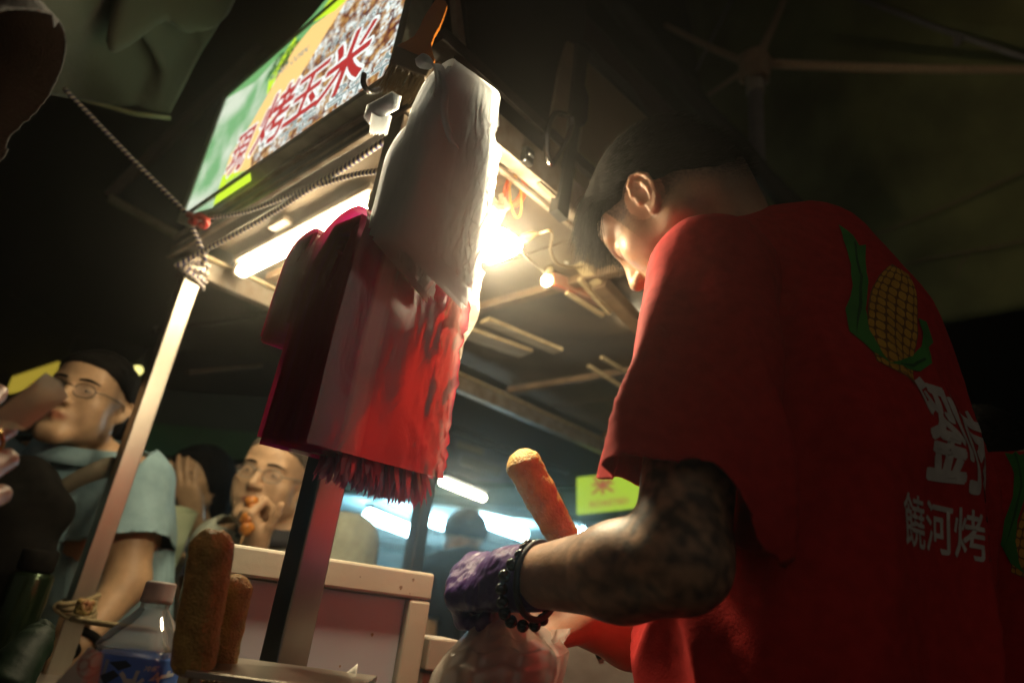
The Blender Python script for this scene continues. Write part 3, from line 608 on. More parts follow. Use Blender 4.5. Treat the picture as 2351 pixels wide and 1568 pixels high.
# printed photograph of roasted corn: backlit film
m = bpy.data.materials.new('backlit_corn_print'); m.use_nodes = True; t_ = m.node_tree; N_ = t_.nodes; K_ = t_.links; N_.clear()
o_ = N_.new('ShaderNodeOutputMaterial'); e_ = N_.new('ShaderNodeEmission'); tc = N_.new('ShaderNodeTexCoord'); mp = N_.new('ShaderNodeMapping'); mp.inputs['Scale'].default_value = (1, 1, 1.0)
K_.new(tc.outputs['Object'], mp.inputs[0]); vo = N_.new('ShaderNodeTexVoronoi'); vo.inputs['Scale'].default_value = 62; vo.inputs['Randomness'].default_value = 0.7; K_.new(mp.outputs[0], vo.inputs['Vector'])
no = N_.new('ShaderNodeTexNoise'); no.inputs['Scale'].default_value = 26; no.inputs['Detail'].default_value = 8; K_.new(mp.outputs[0], no.inputs['Vector'])
no2 = N_.new('ShaderNodeTexNoise'); no2.inputs['Scale'].default_value = 110; no2.inputs['Detail'].default_value = 4; K_.new(mp.outputs[0], no2.inputs['Vector'])
r1 = N_.new('ShaderNodeValToRGB'); els = r1.color_ramp.elements; els[0].position = 0.0; els[0].color = (0.62, 0.42, 0.16, 1); els[1].position = 0.75; els[1].color = (0.09, 0.02, 0.018, 1); q_ = els.new(0.4); q_.color = (0.36, 0.17, 0.05, 1)
K_.new(vo.outputs['Distance'], r1.inputs[0])
r2 = N_.new('ShaderNodeValToRGB'); r2.color_ramp.elements[0].position = 0.44; r2.color_ramp.elements[1].position = 0.58; K_.new(no.outputs['Fac'], r2.inputs[0])
r3 = N_.new('ShaderNodeValToRGB'); r3.color_ramp.elements[0].position = 0.40; r3.color_ramp.elements[1].position = 0.58; K_.new(no2.outputs['Fac'], r3.inputs[0])
mu = N_.new('ShaderNodeMath'); mu.operation = 'MULTIPLY'; K_.new(r2.outputs[0], mu.inputs[0]); K_.new(r3.outputs[0], mu.inputs[1])
mx = N_.new('ShaderNodeMix'); mx.data_type = 'RGBA'; K_.new(mu.outputs[0], mx.inputs[0]); K_.new(r1.outputs[0], mx.inputs[6]); mx.inputs[7].default_value = (0.80, 0.90, 0.86, 1)
K_.new(mx.outputs[2], e_.inputs[0]); e_.inputs[1].default_value = 0.32; K_.new(e_.outputs[0], o_.inputs[0])
g = G(); c_ = (st(0.075, -0.045, za) + st(0.855, -0.045, zb)) / 2; g.box(c_ + SN * -0.002, AD, UPZ, SN, 0.39, (zb - za) / 2, 0.002); g.out('photo_panel', m, sg, smooth=False)
pale = glow('backlit_pale', (0.62, 0.72, 0.56), 0.276); nt_ = pale.node_tree; nn2 = nt_.nodes.new('ShaderNodeTexNoise'); nn2.inputs['Scale'].default_value = 9; nn2.inputs['Detail'].default_value = 4; tc2 = nt_.nodes.new('ShaderNodeTexCoord'); nt_.links.new(tc2.outputs['Object'], nn2.inputs['Vector']); rr2 = nt_.nodes.new('ShaderNodeValToRGB'); rr2.color_ramp.elements[0].position = 0.38; rr2.color_ramp.elements[1].position = 0.62; rr2.color_ramp.elements[0].color = (0.20, 0.46, 0.20, 1); rr2.color_ramp.elements[1].color = (0.70, 0.78, 0.62, 1); nt_.links.new(nn2.outputs['Fac'], rr2.inputs[0]); nt_.links.new(rr2.outputs[0], [q for q in nt_.nodes if q.type == 'EMISSION'][0].inputs[0])
green = glow('backlit_green', (0.22, 0.55, 0.20), 0.227); orange = glow('backlit_orange', (0.95, 0.62, 0.22), 0.308); lime = glow('backlit_lime', (0.58, 0.85, 0.03), 0.308)
srf('pale_field', ['L0', 'L1', 'L2', (560, 420), (680, 330), (640, 460), (545, 660), (440, 850), (300, 1060), (190, 1360), (180, 1420)], pale, 0.001)
srf('green_field', ['L2', (560, 400), (640, 330), (760, 215), (860, 110), (1000, -60), (1100, -60), (1000, 120), (860, 260), (730, 300), (600, 420), (470, 560)], green, 0.0016)
srf('orange_field', [(250, 1205), (300, 1060), (440, 850), (560, 640), (640, 500), (740, 330), (860, 180), (1010, 70), (1085, -30), (1130, -90), (1160, -90), (1085, 20), (960, 215), (850, 400), (790, 490), (720, 640), (600, 800), (520, 930), (440, 1080), (430, 1215)], orange, 0.0022)
srf('lime_field', [(180, 1405), (440, 1235), (430, 1160), (246, 1205)], lime, 0.0028)
srf('lime_edge', [(870, 150), (990, -20), (1100, -60), (1085, 5), (1010, 75)], lime, 0.0028)
srf('lime_script_ground', [(545, 650), (560, 560), (640, 410), (745, 255), (750, 300), (690, 390), (640, 450), (600, 560)], lime, 0.0028)
red = glow('backlit_red', (0.50, 0.035, 0.035), 0.259); wht = glow('backlit_white', (0.85, 0.93, 0.88), 0.324); gry = glow('backlit_grey', (0.26, 0.34, 0.33), 0.259); dgr = glow('backlit_dark_green', (0.05, 0.16, 0.03), 0.227)
def put(v2, ctr, hgt, wid, shear, m, name, off, rot=0.0):
    v2 = np.asarray(v2); c = (v2.max(0) + v2.min(0)) / 2; e = (v2.max(0) - v2.min(0)); u = (v2 - c) / e * np.array([wid, hgt]); u[:, 0] += u[:, 1] * shear
    if rot: u = u @ np.array([[math.cos(rot), math.sin(rot)], [-math.sin(rot), math.cos(rot)]])
    lift = (np.arange(len(u)) // max(1, len(u) // 14))[:, None] * SN * 1.2e-5; return lambda f: obj(name, sc(*ctr, off) + u[:, :1] * -AD + u[:, 1:] * UPZ + lift, f, m, sg, smooth=False)
for ch, ctr, hg, wd in (('現', (365, 1040), 0.115, 0.088), ('烤', (605, 795), 0.15, 0.128), ('玉', (820, 640), 0.115, 0.125), ('米', (1095, 425), 0.15, 0.15)):
    v0, f0 = text_fat(ch, 0.018, 8); v1, f1 = text_fat(ch, 0.062, 14)
    k = (v1.max(0) - v1.min(0)) / (v0.max(0) - v0.min(0))
    put(v1, ctr, hg * k[1], wd * k[0], 0.18, wht, 'character_outline', 0.0034)(f1); put(v0, ctr, hg, wd, 0.18, red, 'character', 0.0042)(f0)
for tx, ctr, hg, wd, mm in (('ROAST CORN', (700, 440), 0.020, 0.155, gry), ('ROAST CORN', (330, 1225), 0.017, 0.085, gry), ('구운', (760, 850), 0.050, 0.13, wht), ('옥수수', (1180, 560), 0.052, 0.20, wht), ('焼きとうもろこし', (1170, 180), 0.035, 0.24, wht)):
    v0, f0 = text2d(tx, 1.0, 0.02)
    if mm is wht:
        v1, f1 = text2d(tx, 1.0, 0.045); put(v1, ctr, hg * 1.06, wd * 1.03, 0.1, wht, 'caption_outline', 0.0032)(f1); put(v0, ctr, hg, wd, 0.1, gry, 'caption', 0.0040)(f0)
    else: put(v0, ctr, hg, wd, 0.1, gry, 'caption', 0.0036)(f0)
v0, f0 = text2d('劉家', 1.0, 0.02); put(v0, (650, 420), 0.075, 0.11, 0.5, dgr, 'caption', 0.0036)(f0)
fr_ = mat('sign_frame', (0.40, 0.42, 0.33), (0.26, 0.28, 0.22), scale=20, rough=0.4, metal=0.5)
for (a0, b0, a1, b1) in ((0.06, za - 0.006, 0.88, za - 0.006), (0.06, zb + 0.008, 0.88, zb + 0.008)):
    g = G(); g.bar(st(a0, -0.030, b0), st(a1, -0.030, b1), 0.04, 0.014, bev=0.001); g.out('frame_bar', fr_, sg)
for a0 in (0.062, 0.868):
    g = G(); g.bar(st(a0, -0.030, za - 0.012), st(a0, -0.030, zb + 0.014), 0.024, 0.04, up=BD, bev=0.001); g.out('frame_bar', fr_, sg)
g = G(); g.box((st(0.075, -0.01, za) + st(0.855, -0.01, zb)) / 2, AD, UPZ, SN, 0.395, (zb - za) / 2, 0.025); g.out('box_body', dkmet, sg, smooth=False)

# ------------------------------------------------------------------ lamps of the stall
def tube_lamp(name, p0, p1, r, m, label, group=None, holder=greyrail):
    t = thing(name, (np.asarray(p0) + p1) / 2, label, 'lamp', group); d = nrm(np.asarray(p1) - p0); L_ = np.linalg.norm(np.asarray(p1) - p0)
    g = G(); g.tube([p0 + d * L_ * q for q in (0.0, 0.004, 0.02, 0.98, 0.996, 1.0)], [r * 0.6, r * 0.9, r, r, r * 0.9, r * 0.6], 14); g.out('tube', m, t)
    g = G(); g.bar(p0 - d * 0.015 + UPZ * (r + 0.012), p1 + d * 0.015 + UPZ * (r + 0.012), 0.05, 0.016); g.out('batten_holder', holder, t)
    for e, s_ in ((p0, -1), (p1, 1)):
        g = G(); g.box(e + d * s_ * 0.010 + UPZ * 0.004, d, np.cross(UPZ, d), UPZ, 0.009, r * 0.95, r * 1.15, 0.003); g.out('end_cap', holder, t)
    return t
warmT = glow('tube_light', (1.0, 0.83, 0.52), 17)
p0 = st(0.90, 0.14, 0.722); p1 = st(0.335, 0.135, 0.722)
tube_lamp('fluorescent_lamp', p0, p1, 0.0165, warmT, 'bright white tube lamp under the stall roof left of the white bags')
p0 = hz(1415, 702, 1.62); p1 = hz(1475, 752, 1.68)
tube_lamp('fluorescent_lamp', p0, p1, 0.011, glow('tube_light_small', (1.0, 0.85, 0.55), 14), 'short glowing tube lamp beside the vendor chest under the roof')
bl = hz(1125, 560, 0.93)
lampt = thing('work_lamp', bl, 'glaring bulb lamp wrapped in crumpled clear plastic behind the white bags', 'lamp')
hot = glow('lamp_glass', (1.0, 0.84, 0.54), 100)
ax = nrm(hz(1195, 573, 1.02) - hz(1100, 565, 1.04)); pr = [(0.010, -0.060), (0.018, -0.050), (0.028, -0.025), (0.030, 0.0), (0.026, 0.020), (0.018, 0.037), (0.010, 0.048), (0.003, 0.053)]
g = G(); g.lathe(pr, bl, ax, 20); g.out('bulb', hot, lampt)
g = G(); g.lathe([(0.011, -0.10), (0.013, -0.096), (0.013, -0.058), (0.009, -0.054)], bl, ax, 16); g.out('bulb_socket', mat('white_plastic', (0.7, 0.68, 0.62), rough=0.4), lampt)
g = G(); g.tube(spline([st(0.2, 0.3, 0.77), hz(1112, 500, 1.02), bl + UPZ * 0.03], 10), 0.004, 8); g.out('cord', dkmet, lampt)
def crumple(name, rows, mtl, parent, amp=0.01, freq=30, n=22, wrap=1.6, seed=0, D=1.2, **kw):
    """a crumpled film: rows of (left px, right px, y px, depth) swept into a half wrapped skin"""
    def fn(u, v):
        q = v * (len(rows) - 1); i = min(int(q), len(rows) - 2); f_ = q - i; a_ = np.array(rows[i], float) * (1 - f_) + np.array(rows[i + 1], float) * f_
        th = (u - 0.5) * 2 * wrap; x = (a_[0] + a_[1]) / 2 + (a_[1] - a_[0]) / 2 * math.sin(th) / math.sin(min(wrap, 1.5708)); dd = a_[3] - 0.035 * math.cos(th)
        p = hz(x, a_[2], dd); return p + V3(nz3(p, freq, seed), nz3(p, freq, seed + 5), nz3(p, freq, seed + 9)) * amp + V3(nz3(p, freq * 3, seed + 2), nz3(p, freq * 3, seed + 7), nz3(p, freq * 3, seed + 4)) * amp * 0.45
    g = G(); g.sheet(fn, n, n); return g.out(name, mtl, parent, smooth=False, **kw)
clearf = film('lamp_film', (0.86, 0.82, 0.70), trn=0.7, gloss=0.08, clear=0.25, bump=0.3)
crumple('crumpled_wrap', [(1085, 1160, 445, 0.97), (1088, 1168, 470, 0.97), (1092, 1150, 505, 0.98), (1100, 1135, 545, 0.99)], film('wrap_film', (0.72, 0.64, 0.48), trn=0.6, gloss=0.05, bump=0.3), lampt, 0.014, 30)
crumple('hanging_film', [(1075, 1102, 590, 0.98), (1060, 1100, 680, 0.98), (1045, 1090, 740, 0.98), (1040, 1062, 800, 0.98), (1044, 1052, 838, 0.98)], clearf, lampt, 0.010, 26, seed=4)
bp_ = hz(1255, 645, 1.40); t2 = thing('small_bulb', bp_, 'small round warm bulb beside the pinkish roof batten', 'lamp')
g = G(); g.lathe([(0.004, -0.016), (0.010, -0.012), (0.0135, 0.0), (0.010, 0.010), (0.003, 0.014)], bp_, nrm(V3(-0.3, -0.4, -1)), 16); g.out('bulb', glow('small_bulb_glass', (1.0, 0.85, 0.45), 9), t2)
g = G(); g.lathe([(0.007, 0), (0.009, 0.004), (0.009, 0.026), (0.006, 0.03)], bp_ + UPZ * 0.012, nrm(V3(0.25, 0.2, 1)), 12); g.out('bulb_socket', mat('cream_socket', (0.6, 0.5, 0.3), rough=0.5), t2)
# fittings strung along the right side: battens, bracket, cords
fx = thing('lamp_bracket', hz(1340, 690, 1.5), 'pinkish batten with angled wooden brackets under the roof by the vendor face', 'bracket')
for q0, q1, wd, hh_, mm, nm in (((1262, 640, 1.42), (1440, 712, 1.62), 0.030, 0.030, mat('pink_batten', (0.42, 0.20, 0.12), (0.30, 0.13, 0.08), scale=20, rough=0.5), 'batten'), ((1270, 652, 1.415), (1405, 704, 1.58), 0.008, 0.006, mat('red_strip', (0.55, 0.10, 0.03), rough=0.35), 'red_strip'),  # thin red bar paints the reddish reflection under the lamp fixture
        ((1290, 555, 1.35), (1375, 650, 1.42), 0.035, 0.02, plank, 'angled_board'), ((1330, 640, 1.40), (1400, 720, 1.52), 0.012, 0.012, plank, 'angled_strut'), ((1300, 672, 1.42), (1385, 725, 1.5), 0.012, 0.010, plank, 'angled_strut'), ((1258, 575, 1.36), (1305, 602, 1.38), 0.010, 0.010, mat('white_plastic', (0.7, 0.68, 0.62), rough=0.4), 'white_rod'),
        ((1375, 650, 1.42), (1480, 760, 1.6), 0.04, 0.03, mat('batten', (0.2, 0.13, 0.07), rough=0.7), 'angled_board'), ((1350, 840, 1.9), (1470, 915, 2.1), 0.012, 0.012, plank, 'angled_strut'), ((1380, 820, 1.9), (1480, 880, 2.1), 0.012, 0.012, plank, 'angled_strut')):
    g = G(); g.bar(hz(*q0), hz(*q1), wd, hh_, bev=0.002); g.out(nm, mm, fx)
cd = mat('tan_cord', (0.42, 0.30, 0.15), rough=0.5)
g = G(); g.tube(spline([hz(1205, 548, 1.03), hz(1235, 538, 1.05), hz(1262, 530, 1.05), hz(1268, 545, 1.12), hz(1264, 575, 1.2), hz(1280, 605, 1.28), hz(1320, 614, 1.36), hz(1375, 603, 1.4)], 40), 0.0028, 7); tag(g.out('electric_flex', cd), 'tan lamp cord looping from the glaring bulb to the roof brackets', 'cord')
g = G(); g.tube(spline([hz(1192, 575, 1.03), hz(1225, 605, 1.15), hz(1252, 628, 1.39)], 10), 0.0022, 6); tag(g.out('electric_flex', cd), 'thin straight cord running from the glaring bulb to the small bulb', 'cord')
g = G(); g.tube([hz(1186, 560, 1.01), hz(1192, 556, 1.02), hz(1205, 548, 1.03), hz(1226, 538, 1.04), hz(1234, 536, 1.045)], [0.004, 0.008, 0.010, 0.006, 0.003], 10); tag(g.out('cord_plug', mat('tan_plug', (0.5, 0.38, 0.18), rough=0.6)), 'tan taped cord plug on the right of the glaring bulb', 'plug')

# ------------------------------------------------------------------ the vendor
skinV = SKIN('vendor_skin', (0.56, 0.33, 0.20), sss=0.12)
tee = mat('red_tee', (0.52, 0.022, 0.020), (0.42, 0.015, 0.014), scale=70, rough=0.9, bump=0.12, bscale=420, spec=0.25)
ven = thing('person', hz(1950, 1500, 0.85) * np.array([1, 1, 0]), 'vendor in red T-shirt bowing over the counter, tattooed forearm and purple glove', 'person')
VF, VR = azd(-42), azd(48)                                   # the way he faces, his right
LS = hz(1628, 640, 0.735); LE = hz(1560, 1285, 0.62); LW = hz(1205, 1325, 0.745); LK = hz(1060, 1335, 0.80)
RS = LS + VR * 0.37 + UPZ * 0.01; RE = hz(1500, 1455, 1.02); RW = hz(1330, 1425, 0.93)
SM = (LS + RS) / 2; NB = SM + UPZ * 0.055 + VF * 0.015
HD = hz(1536, 478, 0.825); HR = frameR(-35.3, -43.6, -16.9)
CH = SM - UPZ * 0.20 - VF * 0.045 + V3(0.015, 0, 0); WA = SM - UPZ * 0.40 - VF * 0.05 + V3(-0.02, 0, 0); HP = SM - UPZ * 0.60 - VF * 0.03 + V3(-0.045, 0, 0)
vfr = np.stack([VR, VF, UPZ])
# body below the collar
b = SDF()
b.cone(CH, SM - UPZ * 0.05, 0.17, 0.14, 0.04, frame=vfr, sc=0.62); b.cone(WA, CH, 0.155, 0.17, 0.05, frame=vfr, sc=0.65); b.cone(HP, WA, 0.165, 0.155, 0.05, frame=vfr, sc=0.68)
for s_, e_, w_ in ((LS, LE, LW), (RS, RE, RW)):
    b.cone(SM + UPZ * 0.02, s_, 0.065, 0.062, 0.04); b.cone(s_, e_, 0.052, 0.042, 0.02)
    md = e_ * 0.68 + w_ * 0.32 - UPZ * 0.004
    b.cone(e_, md, 0.042, 0.043, 0.02); b.cone(md, w_, 0.043, 0.029, 0.02)
for q in (-1, 1):
    a = HP + VR * q * 0.09; kn = V3(a[0], a[1], 0.5); an = V3(a[0], a[1], 0.1); b.cone(a, kn, 0.09, 0.058, 0.04); b.cone(kn, an, 0.055, 0.04, 0.02); b.cone(an - UPZ * 0.03, an - UPZ * 0.04 + VF * 0.15, 0.045, 0.033, 0.02)
gx = nrm(LK - LW); gn = nrm(V3(0.10, 0.80, -0.72)); GC = [(0.80, 0.55, 0.35), (1.2, 1.25, 0.7), (1.3, 1.5, 0.85), (1.3, 1.62, 0.7)]
gside = 1 if np.cross(gx, gn)[2] > 0 else -1
hand_prims(b, LW, gx, gn, gside, GC, (0.6, 0.75, 0.1), 1.0, -0.001, fist=0.5)
rx = nrm(hz(1235, 1450, 0.90) - RW); rn = nrm(V3(-0.2, -0.5, 0.8)); rside = 1 if np.cross(rx, rn) @ VF > 0 else -1
hand_prims(b, RW, rx, rn, rside, [(0.6, 0.9, 0.5)] * 4, (0.6, 0.5, 0.5), 1.0)
Vb, Fb = b.mesh(0.0034); Vb = relax(Vb, Fb, 1, 0.4)
hq = SDF(); hq.cone(NB - UPZ * 0.06 - VF * 0.01, HD + HR @ V3(0, -0.03, -0.045), 0.066, 0.060, 0.03); hq.cone(NB - UPZ * 0.05, HD + HR @ V3(0, -0.068, -0.03), 0.062, 0.045, 0.03)
head_prims(hq, HD, HR, 1.02, flare=-0.02, eary=0.004); Vh, Fh = hq.mesh(0.0019); Vh = relax(Vh, Fh, 1, 0.4)
# inked forearm and upper arm: tattoo patches are pigment, so they go in the colour
def seg(P, a, b_): ab = b_ - a; t = np.clip(((P - a) @ ab) / (ab @ ab), 0, 1.15); return t, np.linalg.norm(P - a - t[:, None] * ab, axis=1)
colB = np.ones((len(Vb), 3)); t1, d1 = seg(Vb, LE, LW); t2, d2 = seg(Vb, LS, LE)
arm = np.clip((0.085 - np.minimum(d1, d2)) / 0.02, 0, 1); near = np.minimum(d1, d2) < 0.09; ii = np.nonzero(near)[0]
pat = np.zeros(len(Vb)); pat[ii] = np.clip(0.66 + 0.5 * nzN(Vb[ii], 20, 5) + 0.8 * (0.35 - np.abs(nzN(Vb[ii], 42, 9)) * 2.0) + 0.7 * nzN(Vb[ii], 120, 2), 0.1, 1)
fade = np.where(d1 < d2, np.clip(1.15 - 1.15 * t1, 0.0, 1), 1.0); ink = arm * pat * fade  # ink thinned toward the wrist, painting the lit end of the forearm
colB = colB * (1 - ink[:, None] * np.array([0.80, 0.76, 0.70]))
HL0 = lambda x, y, z: HD + HR @ (V3(x, y, z) * 1.02)
qh = ((Vh - HD) @ HR) / 1.02
colH = lipcolor(Vh, HD, HR, 1.02)
zl = 0.004 + 0.60 * qh[:, 1]                                  # faded sides: stubble thins downwards
st_ = np.clip((qh[:, 2] - (zl - 0.085)) / 0.080, 0, 1) * (qh[:, 1] < 0.052) * (np.linalg.norm(Vh - HL0(-0.074, 0.004, -0.004), axis=1) > 0.034 - 0.02 * (qh[:, 1] < -0.012))
st_ = np.maximum(st_, np.clip((0.040 - np.abs(qh[:, 1] - 0.026)) / 0.02, 0, 1) * np.clip((qh[:, 2] + 0.022) / 0.03, 0, 1) * (qh[:, 1] < 0.05) * (qh[:, 1] > 0.008))
nap = np.clip((-0.045 - qh[:, 1]) / 0.02, 0, 1) * np.clip((qh[:, 2] + 0.07) / 0.035, 0, 1); st_ = np.clip(np.maximum(st_ * (np.linalg.norm(Vh - HL0(-0.078, 0.004, -0.004), axis=1) > 0.031), nap * 0.9), 0, 1) * (0.80 + 0.2 * nzN(Vh, 320))
colH = colH * (1 - st_[:, None] * np.array([0.94, 0.94, 0.94]))
obj('body', np.vstack([Vb, Vh]), np.vstack([Fb, np.asarray(Fh) + len(Vb)]), skinV, ven, colors=np.vstack([colB, colH]))
# hair: a cap with a long fringe that hangs as he bows
hairm = mat('vendor_hair', (0.012, 0.009, 0.007), (0.006, 0.0045, 0.0035), scale=200, rough=0.7, spec=0.14)
Vc, Fc, HL = hair_cap(HD, HR, 1.02, 0.0035, line=((0, 0.0, 0.006), (0, 0.52, -0.86)), h=0.003, front=2.2, extra=lambda s, L: (s.ell(L(0, -0.005, 0.052), (0.074, 0.096, 0.078), HR, 0.03), s.ell(L(0, 0.055, 0.072), (0.056, 0.044, 0.034), HR, 0.03), s.ell(L(-0.080, 0.006, 0.0), (0.014, 0.025, 0.036), HR, 0.004, 's')))
Nc = vnormals(Vc, Fc); Vc = Vc + Nc * (nzN(Vc, 70, 3)[:, None] * 0.0012); hair = obj('hair', Vc, Fc, mat('scalp_hair', (0.006, 0.0045, 0.0035), rough=0.95, spec=0.05), ven)
qc = ((Vc - HD) @ HR) / 1.02; gH = np.random.default_rng(5)
def strands(mask, n, dl, ln, bend, wd, seg, name, curl=0.15, jit=0.004):
    ids = np.nonzero(mask)[0]; ids = gH.choice(ids, n); roots = Vc[ids] + gH.normal(0, jit * 0.3, (n, 3)) - Nc[ids] * 0.002
    dirs = Nc[ids] * 0.9 + dl + gH.normal(0, 0.25, (n, 3)); L_ = gH.uniform(*ln, n); v, f = ribbons(roots, dirs, L_, bend, wd, seg, curl, seed=int(n)); return v, f
v1, f1 = strands((qc[:, 2] > 0.0) | (qc[:, 1] < 0), 15000, HR @ V3(0, -0.5, -0.9), (0.008, 0.022), HR @ V3(0, -0.8, -1.0), 0.00022, 3, 'x')
v2, f2 = strands((qc[:, 1] > 0.045) & (qc[:, 2] > 0.045), 2600, HR @ V3(0, 0.5, -0.3) - UPZ * 0.9, (0.030, 0.064), -UPZ * 1.6 + HR @ V3(0, 0.3, -0.4), 0.00030, 8, 'x', 0.35)
obj('hair_strands', np.vstack([v1, v2]), np.vstack([f1, f2 + len(v1)]), hairm, hair)
# T-shirt
q = SDF(); g_ = 0.016
q.cone(CH, SM - UPZ * 0.035 - VF * 0.005, 0.188, 0.150, 0.05, frame=vfr, sc=0.66); q.cone(WA, CH, 0.190, 0.188, 0.06, frame=vfr, sc=0.72); q.cone(HP - UPZ * 0.15, WA, 0.200, 0.190, 0.06, frame=vfr, sc=0.74)
q.ball(SM - UPZ * 0.025 - VF * 0.055 + V3(0.02, 0, 0), 0.115, 0.07)
q.cone(SM + UPZ * 0.072 - VF * 0.035, LS + UPZ * 0.020, 0.080, 0.060, 0.06); q.cone(SM + UPZ * 0.072 - VF * 0.035, RS + UPZ * 0.016, 0.080, 0.066, 0.06)
q.cone(NB - UPZ * 0.02 - VF * 0.045, NB + UPZ * 0.050 - VF * 0.02, 0.092, 0.076, 0.05)
AX = nrm(LE - LS); sl_e = LS + AX * 0.32
ra = nrm(RE - RS); q.cone(RS, RS + ra * 0.3, 0.08, 0.09, 0.04)
ql = SDF(); ql.ball(LS + UPZ * 0.006, 0.066, 0.03); ql.cone(LS, sl_e + V3(-0.002, 0.0, 0), 0.068, 0.074, 0.035); ql.cone(LS + VR * 0.03, LS + VR * 0.02 + AX * 0.12, 0.05, 0.055, 0.06)
Vl, Fl = ql.mesh(0.0052); Vt, Ft = q.mesh(0.0052)
def hemL(P):
    r = P - LS; al = r @ AX; off = r - al[:, None] * AX; a_ = np.arctan2(off @ nrm(VR - AX * (VR @ AX)), off @ nrm(-FW + AX * (FW @ AX))); dn = np.abs(np.arctan2(np.sin(a_ + 0.25), np.cos(a_ + 0.25)))
    lim = 0.303 + 0.045 * np.cos(a_ - 0.2) - 0.040 * np.exp(-((a_ + 0.55) / 0.45) ** 2) + 0.025 * np.exp(-((np.abs(a_ + 0.2) - 2.2) / 0.7) ** 2)
    ok = (np.linalg.norm(off, axis=1) < 0.17) & (al > 0.05); d = np.full(len(P), -1.0)
    i = np.nonzero(ok)[0]; d[i] = al[i] - lim[i]; return d
hemR = lambda P: np.where(((P - RS) @ VR > -0.05) & ((P - RS) @ ra > 0.1), (P - RS) @ ra - 0.2, -1.0)
ncut = nrm(UPZ * 0.9 + VF * 0.42); NBt = NB + UPZ * 0.050 - VF * 0.02; neck = lambda P: np.where(np.linalg.norm(P - NBt, axis=1) < 0.10, (P - NBt) @ ncut - 0.012, -1.0)
hemB = lambda P: (HP[2] - 0.13) - P[:, 2]
Vl, Fl = snap_cut(Vl, Fl, 0.0052, [(hemL, AX)])
Vt, Ft = snap_cut(Vt, Ft, 0.0052, [(neck, ncut), (hemB, -UPZ)])
isl = np.concatenate([np.zeros(len(Vt)), np.ones(len(Vl))]); Ft = np.vstack([Ft, np.asarray(Fl) + len(Vt)]); Vt = np.vstack([Vt, Vl])
for _ in range(2): Vt = relax(Vt, Ft, 1, 0.4)
Nt = vnormals(Vt, Ft); al = (Vt - LS) @ AX; onsl = isl * np.clip(al / 0.08, 0, 1)
ang = np.arctan2((Vt - LS) @ np.cross(AX, VF), (Vt - LS) @ VF)
dr = nzN(Vt * np.array([1, 1, 0.22]), 11, 3); fi = nzN(Vt * np.array([1, 1, 0.4]), 30, 6)
rg_ = 1 - np.abs(nzN(Vt * np.array([1, 1, 0.28]) + V3(0, 0, 3), 9, 7)) * 2.4; fold = (0.013 * dr * np.clip((1.72 - Vt[:, 2]) / 0.2, 0.35, 1) + 0.022 * np.clip(rg_, 0, 1) ** 2 * np.clip((1.54 - Vt[:, 2]) / 0.2, 0.0, 1)) * (1 - 0.5 * isl) + 0.0022 * fi + onsl * (0.013 * np.sin(ang * 4 + 2.5 * dr + al * 6) * np.clip(al / 0.25, 0, 1)) + 0.0005 * nzN(Vt, 95, 4)
Vt = Vt + Nt * fold[:, None]
shirt = solid(obj('shirt', Vt, Ft, tee, ven), 0.0016)
# rib collar
cg = G(); pts = [NB + nrm(VF * math.cos(a) + VR * math.sin(a)) * 0.072 for a in np.linspace(0, 2 * math.pi, 40)]
# print on the back of a shirt: flat ink sheets laid on the cloth
inkw = mat('print_white', (0.62, 0.58, 0.52), (0.50, 0.46, 0.42), scale=60, rough=0.8); inkg = mat('print_green', (0.05, 0.26, 0.035), (0.035, 0.18, 0.025), scale=25, rough=0.8); inky = mat('print_yellow', (0.66, 0.36, 0.035), (0.55, 0.27, 0.02), scale=50, rough=0.8); inkb = mat('print_brown', (0.22, 0.09, 0.015), rough=0.8); inkd = mat('print_dark_green', (0.02, 0.11, 0.02), rough=0.8)
def lay(parent, bvh, O, u, v, d, shapes):
    """shapes: (name, verts2d, faces, material, lift)"""
    for nm, v2, f2, mt, lift in shapes:
        a, f = refine2d(v2, f2, 0.009); P = []; ok = []
        for x, y in a:
            o = O + u * x + v * y - d * 0.5; h = bvh.ray_cast(Vector(o), Vector(d), 1.5)
            if h[0] is None: P.append(o); ok.append(False)
            else: nn = np.array(h[1]); nn = nn if nn @ d < 0 else -nn; P.append(np.array(h[0]) + nn * lift); ok.append(True)
        f = [q for q in f if all(ok[i] for i in q)]
        if 'leaf' in nm and f:                   # keep the one piece that lies on the cloth
            par = list(range(len(P)))
            def fd(i):
                while par[i] != i: par[i] = par[par[i]]; i = par[i]
                return i
            for q in f:
                for i in q[1:]: par[fd(i)] = fd(q[0])
            cnt = {}
            for q in f: cnt[fd(q[0])] = cnt.get(fd(q[0]), 0) + 1
            big = max(cnt, key=cnt.get); f = [q for q in f if fd(q[0]) == big]
        if f: obj(nm, P, f, mt, parent)
